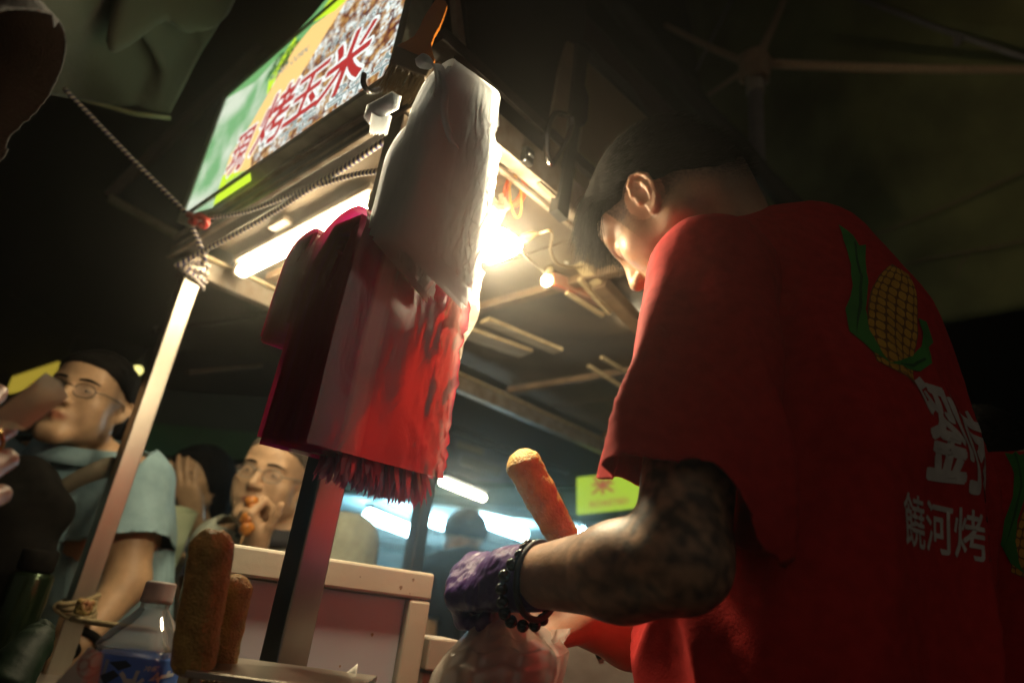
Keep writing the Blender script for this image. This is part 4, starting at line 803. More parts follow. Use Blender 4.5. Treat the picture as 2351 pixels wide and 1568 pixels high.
def corn_shapes(w=0.076, h=0.23, tilt=0.45):
    ct, si = math.cos(tilt), math.sin(tilt); rot = lambda P: [(x * ct + y * si, -x * si + y * ct) for x, y in P]
    prof = lambda t: w * 0.5 * (math.sin(math.pi * min(1, (t * 0.80 + 0.16))) ** 0.55)
    out_ = [(prof(t), (t - 0.5) * h) for t in np.linspace(0, 1, 16)]; cob = out_ + [(-x, y) for x, y in out_[::-1]]
    sh = [('corn_cob_print', rot(cob), [list(range(len(cob)))], inkb, 0.0006)]; kv, kf = [], []
    rows = 13; nc = 6
    for r in range(rows):
        t0 = (r + 0.06) / rows; t1 = (r + 0.90) / rows
        for c in range(nc):
            e0, e1 = -1 + 2 * (c + 0.07) / nc, -1 + 2 * (c + 0.93) / nc; sl = 0.35 / rows * (c - 2.5) * 0.5
            P = []
            for tt, ee in ((t0, e0), (t0, e1), (t1, e1), (t1, e0)):
                t = min(max(tt + sl, 0.005), 0.995); P.append((prof(t) * math.sin(ee * 1.35) / math.sin(1.35) * 0.97, (t - 0.5) * h))
            cx, cy = np.mean(P, 0); Q = []
            for i in range(4):
                p, n_ = np.array(P[i]), np.array(P[(i + 1) % 4]); Q += [tuple(p * 0.78 + n_ * 0.22), tuple(p * 0.22 + n_ * 0.78)]
            k = len(kv); kv += rot(Q); kf.append(list(range(k, k + 8)))
    sh.append(('corn_kernel_print', kv, kf, inky, 0.0009))
    lf = [(-0.01, -0.108), (-0.030, -0.10), (-0.050, -0.075), (-0.056, -0.03), (-0.055, 0.02), (-0.062, 0.07), (-0.078, 0.115), (-0.086, 0.15), (-0.068, 0.135), (-0.058, 0.118), (-0.050, 0.128), (-0.046, 0.085), (-0.040, 0.04), (-0.040, -0.02), (-0.034, -0.06), (-0.02, -0.095)]
    rf = [(-0.012, -0.108), (0.02, -0.09), (0.046, -0.07), (0.062, -0.04), (0.058, -0.01), (0.072, 0.015), (0.052, 0.04), (0.036, 0.032), (0.046, 0.012), (0.044, -0.022), (0.034, -0.05), (0.012, -0.078)]
    for P in (lf, rf): sh.append(('corn_leaf_print', rot(P), [list(range(len(P)))], inkg, 0.0012))
    for P in ([(-0.044, -0.08), (-0.047, -0.02), (-0.050, 0.05), (-0.066, 0.12), (-0.063, 0.121), (-0.047, 0.05), (-0.044, -0.02)], [(0.0, -0.098), (0.035, -0.072), (0.054, -0.04), (0.051, -0.038), (0.033, -0.067)]): sh.append(('corn_leaf_print', rot(P), [list(range(len(P)))], inkd, 0.0015))
    return sh
def word(tx, cx, cy, wd, hg, off=0.03, lift=0.0008, sh=0.0):
    v0, f0 = text_fat(tx, off, 5) if off > 0.01 else text2d(tx, 1.0, off); c = (v0.max(0) + v0.min(0)) / 2; e = v0.max(0) - v0.min(0); u = (v0 - c) / e * np.array([wd, hg]); u[:, 0] += u[:, 1] * sh; return ('lettering', u + np.array([cx, cy]), f0, inkw, lift)
def back_print(parent, sv, sf, O, F, R_, k=1.0, up=UPZ):
    bvh = BVHTree.FromPolygons([tuple(p) for p in sv], [list(map(int, f)) for f in sf]); sh = [(n, np.array(v) * k + np.array([-0.015, 0.0]), f, m, l) for n, v, f, m, l in corn_shapes()]
    sh += [word('劉', 0.0 * k, -0.168 * k, 0.10 * k, 0.15 * k, 0.022, sh=0.08), word('家', 0.11 * k, -0.18 * k, 0.10 * k, 0.15 * k, 0.022, sh=0.08), word('饒河烤玉米', 0.022 * k, -0.292 * k, 0.235 * k, 0.062 * k, 0.012)]
    lay(parent, bvh, O, R_, up, F, sh)
PO = CH - UPZ * 0.02 - VR * 0.075; PU = nrm(SM - WA)
back_print(shirt, Vt, Ft, PO + PU * 0.17, VF, VR, 0.80, PU)

# purple glove
gl = SDF(); hand_prims(gl, LW, gx, gn, gside, GC, (0.6, 0.75, 0.1), 1.0, 0.0012, fist=0.5)
gl.cone(LW - gx * 0.012, LW + gx * 0.02, 0.0345, 0.033, 0.012); gl.half(LW - gx * 0.022, -gx, 0.003)
Vg, Fg = gl.mesh(0.0016); Ng = vnormals(Vg, Fg); dg_ = (Vg - LW) @ gx
wr_ = nzN(np.stack([(Vg - LW) @ gx * 2.6 + (Vg @ UPZ) * 0.6, Vg @ UPZ, Vg @ gn], 1), 45, 2); Vg = Vg + Ng * ((np.abs(wr_) * 0.0022 + 0.0008 * nzN(Vg, 120, 1)) * np.where(dg_ < 0.085, 1, 0.55))[:, None]
obj('glove', Vg, Fg, mat('purple_nitrile', (0.085, 0.030, 0.17), (0.06, 0.02, 0.13), scale=30, rough=0.36, bump=0.25, bscale=160, rvar=0.1), ven)
# bead bracelet: black beads, two amber ones, on the bare wrist behind the glove
br = thing('bracelet', LW, None, None); br.parent = ven; br.location = Vector(LW - wloc(ven))
bm_ = mat('black_bead', (0.010, 0.009, 0.009), rough=0.12, spec=0.6); am_ = mat('amber_bead', (0.10, 0.022, 0.008), rough=0.12)
bc = LW - gx * 0.006 - UPZ * 0.004; bt = nrm(gx + UPZ * 0.12 + FW * 0.1); bu = nrm(np.cross(bt, V3(0.2, 1, 0))); bw = np.cross(bt, bu); sph = None
for i in range(20):
    a = 2 * math.pi * i / 20; rr_ = 0.0385 + 0.004 * math.cos(a); p = bc + bu * math.cos(a) * (rr_ + 0.002) + bw * math.sin(a) * rr_ + bt * (0.006 * math.sin(2 * a) + 0.002 * math.sin(5 * a))
    if sph is None: e = G(); e.lathe([(0.0066 * math.sin(x), 0.0066 - 0.0066 * math.cos(x)) for x in np.linspace(0.15, 2.99, 10)], p - UPZ * 0.0066, UPZ, 14); o = e.out('bead', bm_, br); me0 = o.data; sph = o; p_ref = p; base = np.array(o.location); sph_p = p
    else:
        o = bpy.data.objects.new('bead', me0); COL.objects.link(o); o.parent = br; o.location = Vector(base + (p - sph_p))
        if i in (11, 12): o.material_slots[0].link = 'OBJECT'; o.material_slots[0].material = am_
for off in (0.013,):
    P = [bc - gx * off + (bu * math.cos(a) * 1.06 + bw * math.sin(a)) * 0.0365 for a in np.linspace(0, 2 * math.pi, 36)]; e = G(); e.tube(P, 0.0035, 8, cap=False); e.out('cord_band', mat('black_cord', (0.012, 0.011, 0.010), rough=0.6), br)
# trousers
q = SDF(); q.cone(HP - UPZ * 0.04, HP + UPZ * 0.03, 0.172, 0.165, 0.04, frame=vfr, sc=0.74)
for sd in (-1, 1):
    a = HP + VR * sd * 0.09; kn = V3(a[0], a[1], 0.50); q.cone(a, kn, 0.10, 0.078, 0.04); q.cone(kn, V3(a[0], a[1], 0.12), 0.078, 0.062, 0.03)
v, f = q.mesh(0.014); obj('trousers', v, f, mat('trouser_cloth', (0.02, 0.022, 0.03), scale=60, rough=0.9), ven)

# clear bag he holds
hold = LW + gx * 0.06 + gn * 0.03 - UPZ * 0.03; CB = hz(1165, 1420, 0.80)
bagm = film('clear_bag_film', (0.90, 0.80, 0.70), trn=0.6, gloss=0.14, rough=0.2, clear=0.36, bump=0.25, bscale=12)
rows = [(1120, 1205, 1395, 0.80), (1090, 1235, 1430, 0.80), (1050, 1280, 1470, 0.80), (1020, 1300, 1500, 0.80), (995, 1290, 1540, 0.80), (980, 1275, 1590, 0.80), (990, 1265, 1680, 0.80)]
def cb(u, v):
    q_ = v * (len(rows) - 1); i = min(int(q_), len(rows) - 2); f_ = q_ - i; f_ = f_ * f_ * (3 - 2 * f_); a_ = np.array(rows[i], float) * (1 - f_) + np.array(rows[i + 1], float) * f_
    th = 2 * math.pi * u; x = (a_[0] + a_[1]) / 2 + (a_[1] - a_[0]) / 2 * math.cos(th); p = hz(x, a_[2], a_[3] - 0.06 * min(1, 0.25 + v) * math.sin(th)); r_ = 0.006 * math.sin(th * 9 + 3 * nz3(p, 6)) * (1 - 0.5 * v)
    return p + FW * r_ * 1.6 + RC * r_ * 0.6 + V3(nz3(p, 9, 3), nz3(p, 9, 5), nz3(p, 9, 8)) * 0.008
g = G(); g.sheet(cb, 90, 34); tag(g.out('clear_bag', bagm), 'clear plastic carrier bag pinched in the purple glove', 'bag')
g = G(); g.sheet(lambda u, v: hz(1265 + 50 * u - 20 * v, 1445 - 4 * u + 60 * v * (1 - 0.4 * u), 0.80 - 0.02 * math.sin(u * 5)) + RC * 0.004 * nz3((u * 4, v * 4, 0), 1), 10, 10); tag(g.out('bag_handle', bagm), None, None); o = bpy.data.objects['bag_handle']; o.parent = bpy.data.objects['clear_bag']; o.location = o.location - bpy.data.objects['clear_bag'].location
for nm, px, py, r, c_ in (('wrapped_snack', 1095, 1600, 0.045, (0.5, 0.42, 0.36)), ('wrapped_snack', 1210, 1590, 0.035, (0.42, 0.42, 0.45))):
    e = SDF(); p = hz(px, py, 0.80); e.ell(p, (r, r, r * 1.5)); v, f = e.mesh(0.008); v = v + vnormals(v, f) * (0.008 * nzN(v, 40))[:, None]; tag(obj(nm, v, f, mat('paper_tan' if px < 1150 else 'paper_grey', c_, scale=20, rough=0.7)), 'pale paper wrapped snack inside the clear bag, ' + ('left of the pair' if px < 1150 else 'right of the pair'), 'snack')

# ------------------------------------------------------------------ bag bundles hanging on the corner post
def bundle(name, label, K, u_, t_, zt, zb, tlen, ulen, m, N=30, gap=None, flap=None, crumple_from=0.45, seed=0, topr=None, amp=0.010, tooth=0.0, slant=0.0, tilt=0.0, ntooth=40, taper=0.12):
    """plastic carrier bags folded over a hook: every sheet runs up the front, over the top and down behind"""
    t = thing(name, K, label, 'bags'); gg = np.random.default_rng(seed)
    def sheets(t0, t1, z_top, z_b0, z_b1, n, nm, ulen=ulen, nu=60, nvv=90):
        g = G(); mid = (t0 + t1) / 2; hw = (t1 - t0) / 2
        for i in range(n):
            f_ = 0.0 if i == 0 else 0.10 + 0.9 * i / max(1, n - 1); w_ = hw * (1 - 0.93 * f_); zt_ = z_top - 0.055 * f_ * (hw / 0.05) + gg.uniform(-0.002, 0.002); zf = z_b0 + gg.uniform(-0.006, 0.008); zk = z_b1 + gg.uniform(-0.006, 0.008); du = gg.uniform(-0.003, 0.003); ph = gg.uniform(0, 9); outer = i < 1
            if not outer and i % 1: pass
            nu_ = nu if outer else 9; nv_ = nvv if outer else 12
            def fn(u, v):
                Lf = zt_ - w_ - zf; Lk = zt_ - w_ - zk; arc = math.pi * w_; T_ = Lf + arc + Lk; s_ = v * T_
                if s_ < Lf: tt, z = mid - w_, zf + s_
                elif s_ < Lf + arc: a = (s_ - Lf) / w_; tt, z = mid - w_ * math.cos(a), zt_ - w_ + w_ * math.sin(a)
                else: tt, z = mid + w_, zt_ - w_ - (s_ - Lf - arc)
                front = s_ < Lf; hang = (zt_ - z) / max(0.05, zt_ - zf)
                cr = max(0.0, (u - crumple_from) / (1 - crumple_from)) if front else 0.15
                uu = (u - 0.5) * ulen * (1 - taper * max(0.0, 1 - hang * 3.0) ** 1.5 + 0.05 * hang) + ulen / 2 + du
                if outer and tooth and v < 1.2 / nv_: z += tooth * (abs(((u * ntooth) % 1) - 0.5) * 2 - 0.5)
                if front: z -= slant * u
                p = K + u_ * uu + t_ * (tt + tilt * (zt_ - z)) + UPZ * (z - K[2])
                wv = (0.0018 * math.sin(z * 34 + ph) * (0.4 + hang) + 0.0025 * nz3((u * 5 + i, z * 5, seed), 1.0)) * (0.5 if outer else 1.0)
                if outer and front:
                    q = (u * 6 + z * 17 + 0.9 * nz3((u * 4, z * 10, seed), 1), z * 16 - u * 5, seed * 3.1); c1 = nz3(q, 1.0); c2 = nz3((q[0] * 2.3 + 3, q[1] * 2.6, 4), 1.0); c3 = nz3((q[0] * 5, q[1] * 4, 9), 1.0)
                    wv += amp * cr * (max(0, 1 - abs(c1) * 5.0) * 1.3 + max(0, 1 - abs(c2) * 6.0) * 0.6 + 0.15 * c3)
                    p = p - t_ * wv * 1.0 + u_ * (cr * 0.006 * c2)
                else: p = p + t_ * wv * 0.5
                return p
            g.sheet(fn, nu_, nv_)
            if i == 1 and n > 3: pass
        return g.out(nm, m, t, uv=True)
    sheets(0.0, tlen, zt, zb, zb + 0.004, N, 'bag_stack')
    return t, sheets
pinkm = film('pink_film', (0.6, 0.05, 0.12), trn=0.45, gloss=0.24, rough=0.16, bump=0.14, bscale=30, bstretch=(1, 1, 0.45), stripes=[(0.0, (0.36, 0.015, 0.05)), (0.10, (0.44, 0.015, 0.16)), (0.19, (0.44, 0.015, 0.20)), (0.23, (0.72, 0.54, 0.56)), (0.31, (0.72, 0.54, 0.56)), (0.36, (0.40, 0.008, 0.10)), (0.70, (0.36, 0.006, 0.04)), (0.79, (0.48, 0.04, 0.09)), (0.85, (0.80, 0.58, 0.50)), (0.93, (0.78, 0.56, 0.50)), (1.0, (0.45, 0.03, 0.07))])
whitem = film('white_film', (0.88, 0.90, 0.92), trn=0.66, gloss=0.08, rough=0.22, bump=0.22, bscale=24, bstretch=(1, 1, 0.5))
tU, tT = azd(50), azd(-50)
KP = hz(711, 1012, 0.70); ztp = hz(775, 470, 0.75)[2]
pk, psh = bundle('pink_bag_bundle', 'thick bundle of red and pink striped carrier bags hanging on the middle post', KP, tU, tT, ztp, KP[2], 0.095, 0.168, pinkm, 12, seed=3, amp=0.0042, crumple_from=0.6, slant=0.0)
psh(0.098, 0.150, ztp - 0.01, KP[2] + 0.145, KP[2] + 0.135, 14, 'bag_flap')
# gathered fringe of bag mouths under the right end
g = G(); gg = np.random.default_rng(21)
for i in range(340):
    u0 = gg.uniform(0.30, 1.0) * 0.165; t0 = gg.uniform(0.010, 0.055); w_ = gg.uniform(0.0014, 0.0036); ln = gg.uniform(0.034, 0.050) * (0.75 + 0.25 * u0 / 0.17); fl_ = (u0 / 0.17 - 0.55) * 0.025
    a = KP + tU * u0 + tT * t0 + UPZ * 0.012; d = nrm(-UPZ + tU * (fl_ * 10 + gg.normal(0, 0.12)) + tT * gg.normal(-0.1, 0.2)); c_ = nrm(np.cross(d, tT + tU * gg.normal(0, 0.5)))
    P = [a - c_ * w_, a + c_ * w_, a + d * ln * 0.6 + c_ * w_ * 1.1, a + d * ln * 0.6 - c_ * w_ * 1.1, a + d * ln + c_ * w_ * 0.4, a + d * ln * 1.12 - c_ * w_ * 0.6]
    un = 0.1 + u0 / 0.17 * 0.8; g.add(P, [[0, 1, 2, 3], [3, 2, 4, 5]], [(un, 0)] * 6)
o = g.out('mouth_fringe', film('fringe_film', (0.6, 0.05, 0.1), trn=0.5, gloss=0.10, bump=0.2, stripes=[(0.0, (0.62, 0.10, 0.20)), (0.3, (0.68, 0.20, 0.28)), (0.5, (0.60, 0.08, 0.18)), (0.85, (0.60, 0.10, 0.14)), (1.0, (0.7, 0.4, 0.36))]), pk, uv=True, smooth=False); o['kind'] = 'stuff'
KW = hz(880, 595, 0.665); ztw = hz(985, 136, 0.68)[2]; KW[2] = hz(985, 572, 0.67)[2]
wU, wT = azd(52), azd(-48)
KW2 = hz(925, 600, 0.645); KW2[2] = KW[2]
wb, wsh = bundle('white_bag_bundle', 'bundle of plain white carrier bags hanging above the pink bundle', KW2, wU, wT, ztw, KW[2], 0.052, 0.100, whitem, 6, seed=8, amp=0.0050, crumple_from=0.25, slant=0.045, taper=0.35)
wsh(0.050, 0.078, ztw - 0.09, KW[2] + 0.01, KW[2] + 0.02, 10, 'bag_flap', 0.08)
# folded strap ends sticking out at the left and the drooping handle at the front
g = G()
for i in range(9):
    a = hz(838 + 2.6 * i, 258 + 1.3 * i, 0.735); d = wT * 0.02 + UPZ * (-0.022); g.add([a - wU * 0.0 + UPZ * 0.012, a + UPZ * -0.010 + wT * 0.001 * i, a + UPZ * -0.010 - tT * 0.05, a + UPZ * 0.012 - tT * 0.05], [[0, 1, 2, 3]])
g.out('strap_ends', whitem, wb, smooth=False)
g = G()
for i in range(12):
    a = hz(852 + 3.2 * i, 288 + 1.2 * (i % 4), 0.72); w_ = 0.004; P = [a + UPZ * 0.02 - wU * w_, a + UPZ * 0.02 + wU * w_, a - UPZ * (0.006 + 0.002 * (i % 3)) + wU * w_, a - UPZ * (0.013 + 0.002 * (i % 2))]; g.add(P, [[0, 1, 2, 3]])
g.out('torn_edge', whitem, wb, smooth=False)
P = spline([hz(1010, 168, 0.655), hz(1022, 205, 0.648), hz(1018, 250, 0.645), hz(1027, 300, 0.643), hz(1042, 336, 0.642)], 16)
g = G(); g.sheet(lambda u, v: P[int(round(v * 15))] + wU * (u - 0.5) * 0.012 * (0.6 + 0.6 * v) - wT * 0.003 * math.cos((u - 0.5) * 3), 5, 16); solid(g.out('handle_strip', whitem, wb), 0.001)
P = spline([hz(968, 150, 0.66), hz(985, 138, 0.66), hz(1003, 150, 0.655), hz(1012, 185, 0.65), hz(1009, 225, 0.65)], 16)
g = G(); g.sheet(lambda u, v: P[int(round(v * 15))] + wU * (u - 0.5) * 0.022 + wT * 0.006 * math.cos((u - 0.5) * 4), 6, 16); solid(g.out('handle_strip', whitem, wb), 0.001)
# hooks, brush, rubber bands
hk = mat('hook_wire', (0.5, 0.48, 0.45), rough=0.25, metal=1.0)
g = G(); g.tube(spline([hz(1043, 132, 0.70), hz(1034, 158, 0.68), hz(1026, 180, 0.67), hz(1010, 178, 0.67), hz(1000, 160, 0.68)], 16), 0.0022, 8); tag(g.out('bag_hook', hk), 'bright wire hook poking out of the top of the white bags', 'hook')
g = G(); g.tube(spline([hz(836, 172, 0.80), hz(834, 190, 0.79), hz(842, 206, 0.79), hz(856, 212, 0.80), hz(872, 206, 0.82)], 16), 0.0042, 9); tag(g.out('bag_hook', mat('black_hook', (0.01, 0.01, 0.01), rough=0.35)), 'black curved hook in front of the lit sign corner', 'hook')
bu_ = nrm(hz(1022, 20, 0.70) - hz(965, 135, 0.72)); bx = nrm(np.cross(bu_, FW)); bo = hz(953, 132, 0.72); byn = np.cross(bx, bu_)
bt_ = thing('paint_brush', bo, 'orange handled flat brush hanging above the white bags', 'brush')
prof = [(0.0, 0.027), (0.006, 0.027), (0.014, 0.020), (0.026, 0.013), (0.040, 0.0115), (0.055, 0.0125), (0.070, 0.0115), (0.083, 0.010), (0.090, 0.009), (0.0945, 0.005)]
ol = [bo + bx * w_ + bu_ * h_ for h_, w_ in prof] + [bo - bx * w_ + bu_ * h_ for h_, w_ in prof[::-1]]
g = G(); g.slab([p + byn * 0.004 for p in ol], byn, 0.008); g.out('handle', mat('orange_plastic', (0.42, 0.13, 0.012), (0.34, 0.10, 0.01), scale=20, rough=0.4), bt_, smooth=False)
g = G(); g.box(bo - bu_ * 0.012, bx, bu_, byn, 0.0275, 0.013, 0.008, 0.002); g.out('ferrule', mat('dull_ferrule', (0.10, 0.075, 0.05), rough=0.45, metal=0.5), bt_)
g = G(); gg = np.random.default_rng(4)
for i in range(160):
    a = bo - bu_ * 0.025 + bx * gg.uniform(-0.026, 0.026) + byn * gg.uniform(-0.006, 0.006); g.tube([a, a - bu_ * 0.02 + bx * gg.normal(0, 0.001), a - bu_ * gg.uniform(0.036, 0.046) + bx * gg.normal(0, 0.003)], [0.0005, 0.0005, 0.0002], 3, cap=False)
o = g.out('bristles', mat('bristle', (0.16, 0.11, 0.05), rough=0.6), bt_); o['kind'] = 'stuff'
g = G(); g.tube(spline([hz(1012, -40, 0.70), hz(1014, 10, 0.70), hz(1013, 26, 0.70)], 10), 0.0015, 6); g.tube([bo + bu_ * 0.083 + byn * 0.005 + bx * 0.006 + (bx * math.cos(a) * 0.004 + bu_ * math.sin(a) * 0.006) for a in np.linspace(0, 6.28, 14)], 0.001, 5); g.out('hanging_wire', hk, bt_)
rb = thing('rubber_band_loop', hz(1190, 430, 1.0), 'loop of orange rubber bands hanging from the side rail hook', 'rubber bands')
ob = mat('orange_rubber', (0.62, 0.10, 0.02), (0.5, 0.07, 0.012), scale=30, rough=0.45); yb = mat('amber_rubber', (0.60, 0.26, 0.03), rough=0.45)
for i in range(7):
    cx, cy = 1178 + 1.6 * i, 432 + 1.2 * i; ax_, ay_ = 22 + 1.0 * (i % 4), 36 - 1.4 * (i % 3); P = [hz(cx + ax_ * math.cos(a) * 0.9 + 9 * math.sin(a) * -0.9, cy + ay_ * math.sin(a), 1.03 + 0.006 * i + 0.01 * math.cos(a + i)) for a in np.linspace(0, 2 * math.pi, 30)]; g = G(); g.tube(P, 0.0019, 6, cap=False); g.out('rubber_band', ob, rb)
P = [hz(1184 + 13 * math.cos(a) - 8 * math.sin(a) * -1 * 0.5, 452 + 48 * math.sin(a), 1.02) for a in np.linspace(0, 2 * math.pi, 30)]; g = G(); g.tube(P, 0.0018, 6, cap=False); g.out('rubber_band', yb, rb)
g = G(); g.tube(spline([hz(1172, 350, 1.02), hz(1170, 375, 1.01), hz(1177, 392, 1.0), hz(1190, 402, 1.0), hz(1200, 396, 1.0)], 14), 0.0028, 8); tag(g.out('rail_hook', hk), 'small wire hook on the side rail holding the rubber bands', 'hook')
# ropes
ropeb = bpy.data.materials.new('striped_rope'); ropeb.use_nodes = True; tr_ = ropeb.node_tree; Nn = tr_.nodes; Kk = tr_.links; bs = Nn['Principled BSDF']; bs.inputs['Roughness'].default_value = 0.8
uvn = Nn.new('ShaderNodeUVMap'); sx = Nn.new('ShaderNodeSeparateXYZ'); Kk.new(uvn.outputs[0], sx.inputs[0]); ma = Nn.new('ShaderNodeMath'); ma.operation = 'MULTIPLY_ADD'; ma.inputs[1].default_value = 85; Kk.new(sx.outputs[0], ma.inputs[0]); Kk.new(sx.outputs[1], ma.inputs[2])
fr1 = Nn.new('ShaderNodeMath'); fr1.operation = 'FRACT'; Kk.new(ma.outputs[0], fr1.inputs[0]); rr1 = Nn.new('ShaderNodeValToRGB'); rr1.color_ramp.interpolation = 'EASE'; rr1.color_ramp.elements[0].position = 0.52; rr1.color_ramp.elements[0].color = (0.035, 0.03, 0.11, 1); rr1.color_ramp.elements[1].position = 0.62; rr1.color_ramp.elements[1].color = (0.62, 0.52, 0.38, 1); Kk.new(fr1.outputs[0], rr1.inputs[0]); Kk.new(rr1.outputs[0], bs.inputs['Base Color'])
kn = hz(452, 505, 1.46)
for pts, r, lb in (([hz(148, 205, 1.55), hz(300, 362, 1.5), hz(437, 498, 1.47)], 0.0052, 'blue and white striped guy rope from the black sleeve to the post knot'), ([hz(455, 503, 1.44), hz(560, 487, 1.30), hz(690, 440, 1.12), hz(800, 405, 0.98), hz(870, 393, 0.90)], 0.0045, 'upper blue and white rope crossing under the lit sign'), ([hz(402, 612, 1.44), hz(470, 575, 1.40), hz(600, 505, 1.25), hz(700, 441, 1.10), hz(800, 380, 0.98), hz(900, 312, 0.88)], 0.0050, 'lower blue and white rope running from the left post up behind the white bags')):
    g = G(); g.tube(spline(pts, 40), r, 8); tag(g.out('striped_rope', ropeb, uv=True), lb, 'rope')
kt = thing('rope_knot', kn, 'blue rope knot with a red tie around the top of the left post', 'knot')
g = G(); gg = np.random.default_rng(2)
for i in range(4):
    P = [P1 + UPZ * (hz(440, 512 + 14 * i, 1.46)[2] - ZC) + (AD * math.cos(a) + BD * math.sin(a)) * (0.031 + 0.004 * math.sin(3 * a + i)) + UPZ * 0.008 * math.sin(a * 1.0 + i) for a in np.linspace(0, 6.3, 20)]; g.tube(P, 0.0055, 7)
g.out('rope_wrap', ropeb, kt, uv=True)
g = G(); g.tube(spline([hz(440, 520, 1.42), hz(455, 555, 1.41), hz(470, 590, 1.41), hz(466, 605, 1.42)], 14), 0.0055, 7); g.out('rope_tail', ropeb, kt, uv=True)
g = G(); 
for q in (((445, 500, 1.41), (462, 497, 1.40), (474, 508, 1.40), (468, 520, 1.41), (456, 514, 1.41)), ((432, 492, 1.42), (445, 499, 1.41), (448, 512, 1.41), (436, 508, 1.42))): g.tube(spline([hz(*p) for p in q], 14), 0.0075, 8)
g.out('red_tie', mat('red_tie', (0.45, 0.02, 0.01), rough=0.3), kt)
kt = thing('cord_knot', hz(150, 1408, 1.47), 'tan cord knotted round the foot of the left post', 'knot')
cordm = mat('tan_cord2', (0.36, 0.28, 0.15), (0.24, 0.18, 0.09), scale=60, rough=0.8); g = G()
for i in range(5):
    zz = hz(150, 1390 + 9 * i, 1.47)[2]; P = [V3(P1[0], P1[1], zz) + (AD * math.cos(a) + BD * math.sin(a)) * (0.033 + 0.004 * math.sin(2 * a + i)) + UPZ * 0.012 * math.sin(a + 0.5 * i) for a in np.linspace(0, 6.3, 20)]; g.tube(P, 0.0055, 7)
g.out('cord_wrap', cordm, kt); g = G(); g.tube(spline([hz(165, 1420, 1.42), hz(215, 1428, 1.36), hz(300, 1440, 1.3), hz(420, 1455, 1.25)], 14), 0.0048, 8); g.out('cord_tail', cordm, kt)
g = G()
for i in range(6): a0 = i * 1.05; g.tube([hz(194, 1393, 1.41) + V3(math.cos(a + a0), math.sin(a + a0), math.cos(2 * a)) * 0.010 for a in np.linspace(0, 3.2, 8)], 0.0045, 6)
g.out('green_tie', mat('green_tie', (0.20, 0.20, 0.05), (0.28, 0.10, 0.04), scale=50, rough=0.6), kt)

# ------------------------------------------------------------------ food, bottle and boxes on the counter
batter = bpy.data.materials.new('corn_dog_batter'); batter.use_nodes = True; nb_ = batter.node_tree; Nn = nb_.nodes; Kk = nb_.links; bs = Nn['Principled BSDF']; bs.inputs['Roughness'].default_value = 0.42
tc = Nn.new('ShaderNodeTexCoord'); n1 = Nn.new('ShaderNodeTexNoise'); n1.inputs['Scale'].default_value = 55; n1.inputs['Detail'].default_value = 8; Kk.new(tc.outputs['Object'], n1.inputs['Vector']); n2 = Nn.new('ShaderNodeTexNoise'); n2.inputs['Scale'].default_value = 300; n2.inputs['Detail'].default_value = 4; Kk.new(tc.outputs['Object'], n2.inputs['Vector'])
sp = Nn.new('ShaderNodeSeparateXYZ'); Kk.new(tc.outputs['Object'], sp.inputs[0]); r1 = Nn.new('ShaderNodeValToRGB'); e = r1.color_ramp.elements; e[0].position = 0.3; e[0].color = (0.38, 0.22, 0.05, 1); e[1].position = 0.75; e[1].color = (0.64, 0.45, 0.13, 1); Kk.new(n1.outputs['Fac'], r1.inputs[0])
mr = Nn.new('ShaderNodeMapRange'); mr.inputs[1].default_value = 0.124; mr.inputs[2].default_value = 0.137; Kk.new(sp.outputs[2], mr.inputs[0]); mxx = Nn.new('ShaderNodeMix'); mxx.data_type = 'RGBA'; Kk.new(mr.outputs[0], mxx.inputs[0]); Kk.new(r1.outputs[0], mxx.inputs[6]); mxx.inputs[7].default_value = (0.80, 0.52, 0.16, 1); Kk.new(mxx.outputs[2], bs.inputs['Base Color'])
bp = Nn.new('ShaderNodeBump'); bp.inputs['Strength'].default_value = 0.9; bp.inputs['Distance'].default_value = 0.0045; Kk.new(n2.outputs['Fac'], bp.inputs['Height']); Kk.new(bp.outputs[0], bs.inputs['Normal'])
stick = mat('wood_stick', (0.45, 0.28, 0.12), rough=0.6)
def corn_dog():
    t = thing('corn_dog', (0, 0, 0), None, 'corn dog', 'corn dogs standing on the counter'); n = 72; prof = []; L_ = 0.137
    for h_ in np.linspace(0, 1, 90): prof.append((0.0245 * (1 - max(0, (h_ - 0.86) / 0.14) ** 2.6 * 0.55) * (1 - max(0, (0.07 - h_) / 0.07) ** 2 * 0.45) * (0.94 + 0.08 * h_), h_ * L_))
    prof = [(0.003, 0.0)] + prof + [(0.009, L_ + 0.0015), (0.002, L_ + 0.001)]
    g = G(); g.lathe(prof, (0, 0, 0), UPZ, n); v = g.v[0]; d = v * np.array([1, 1, 0.0]); d /= np.maximum(np.linalg.norm(d, axis=1), 1e-6)[:, None]
    k = np.clip(np.linalg.norm(v[:, :2], axis=1) / 0.012, 0, 1); v += d * (0.0022 * nzN(v, 28, 2) + 0.0012 * nzN(v, 75, 4) + 0.0006 * nzN(v, 190, 7))[:, None] * k[:, None]; v[:, 2] += np.where(v[:, 2] > 0.13, 0.0025 * nzN(v, 90, 3), 0); g.v[0] = v
    g.out('batter', batter, t); g = G(); g.tube([(0, 0, -0.085), (0, 0, 0.004)], 0.0028, 8); g.out('stick', stick, t); return t
def copy_tree(o):
    c = o.copy(); COL.objects.link(c)
    for ch in list(o.children):
        d = ch.copy(); COL.objects.link(d); d.parent = c
        for gc in list(ch.children): e_ = gc.copy(); COL.objects.link(e_); e_.parent = d
    return c
cd0 = corn_dog()
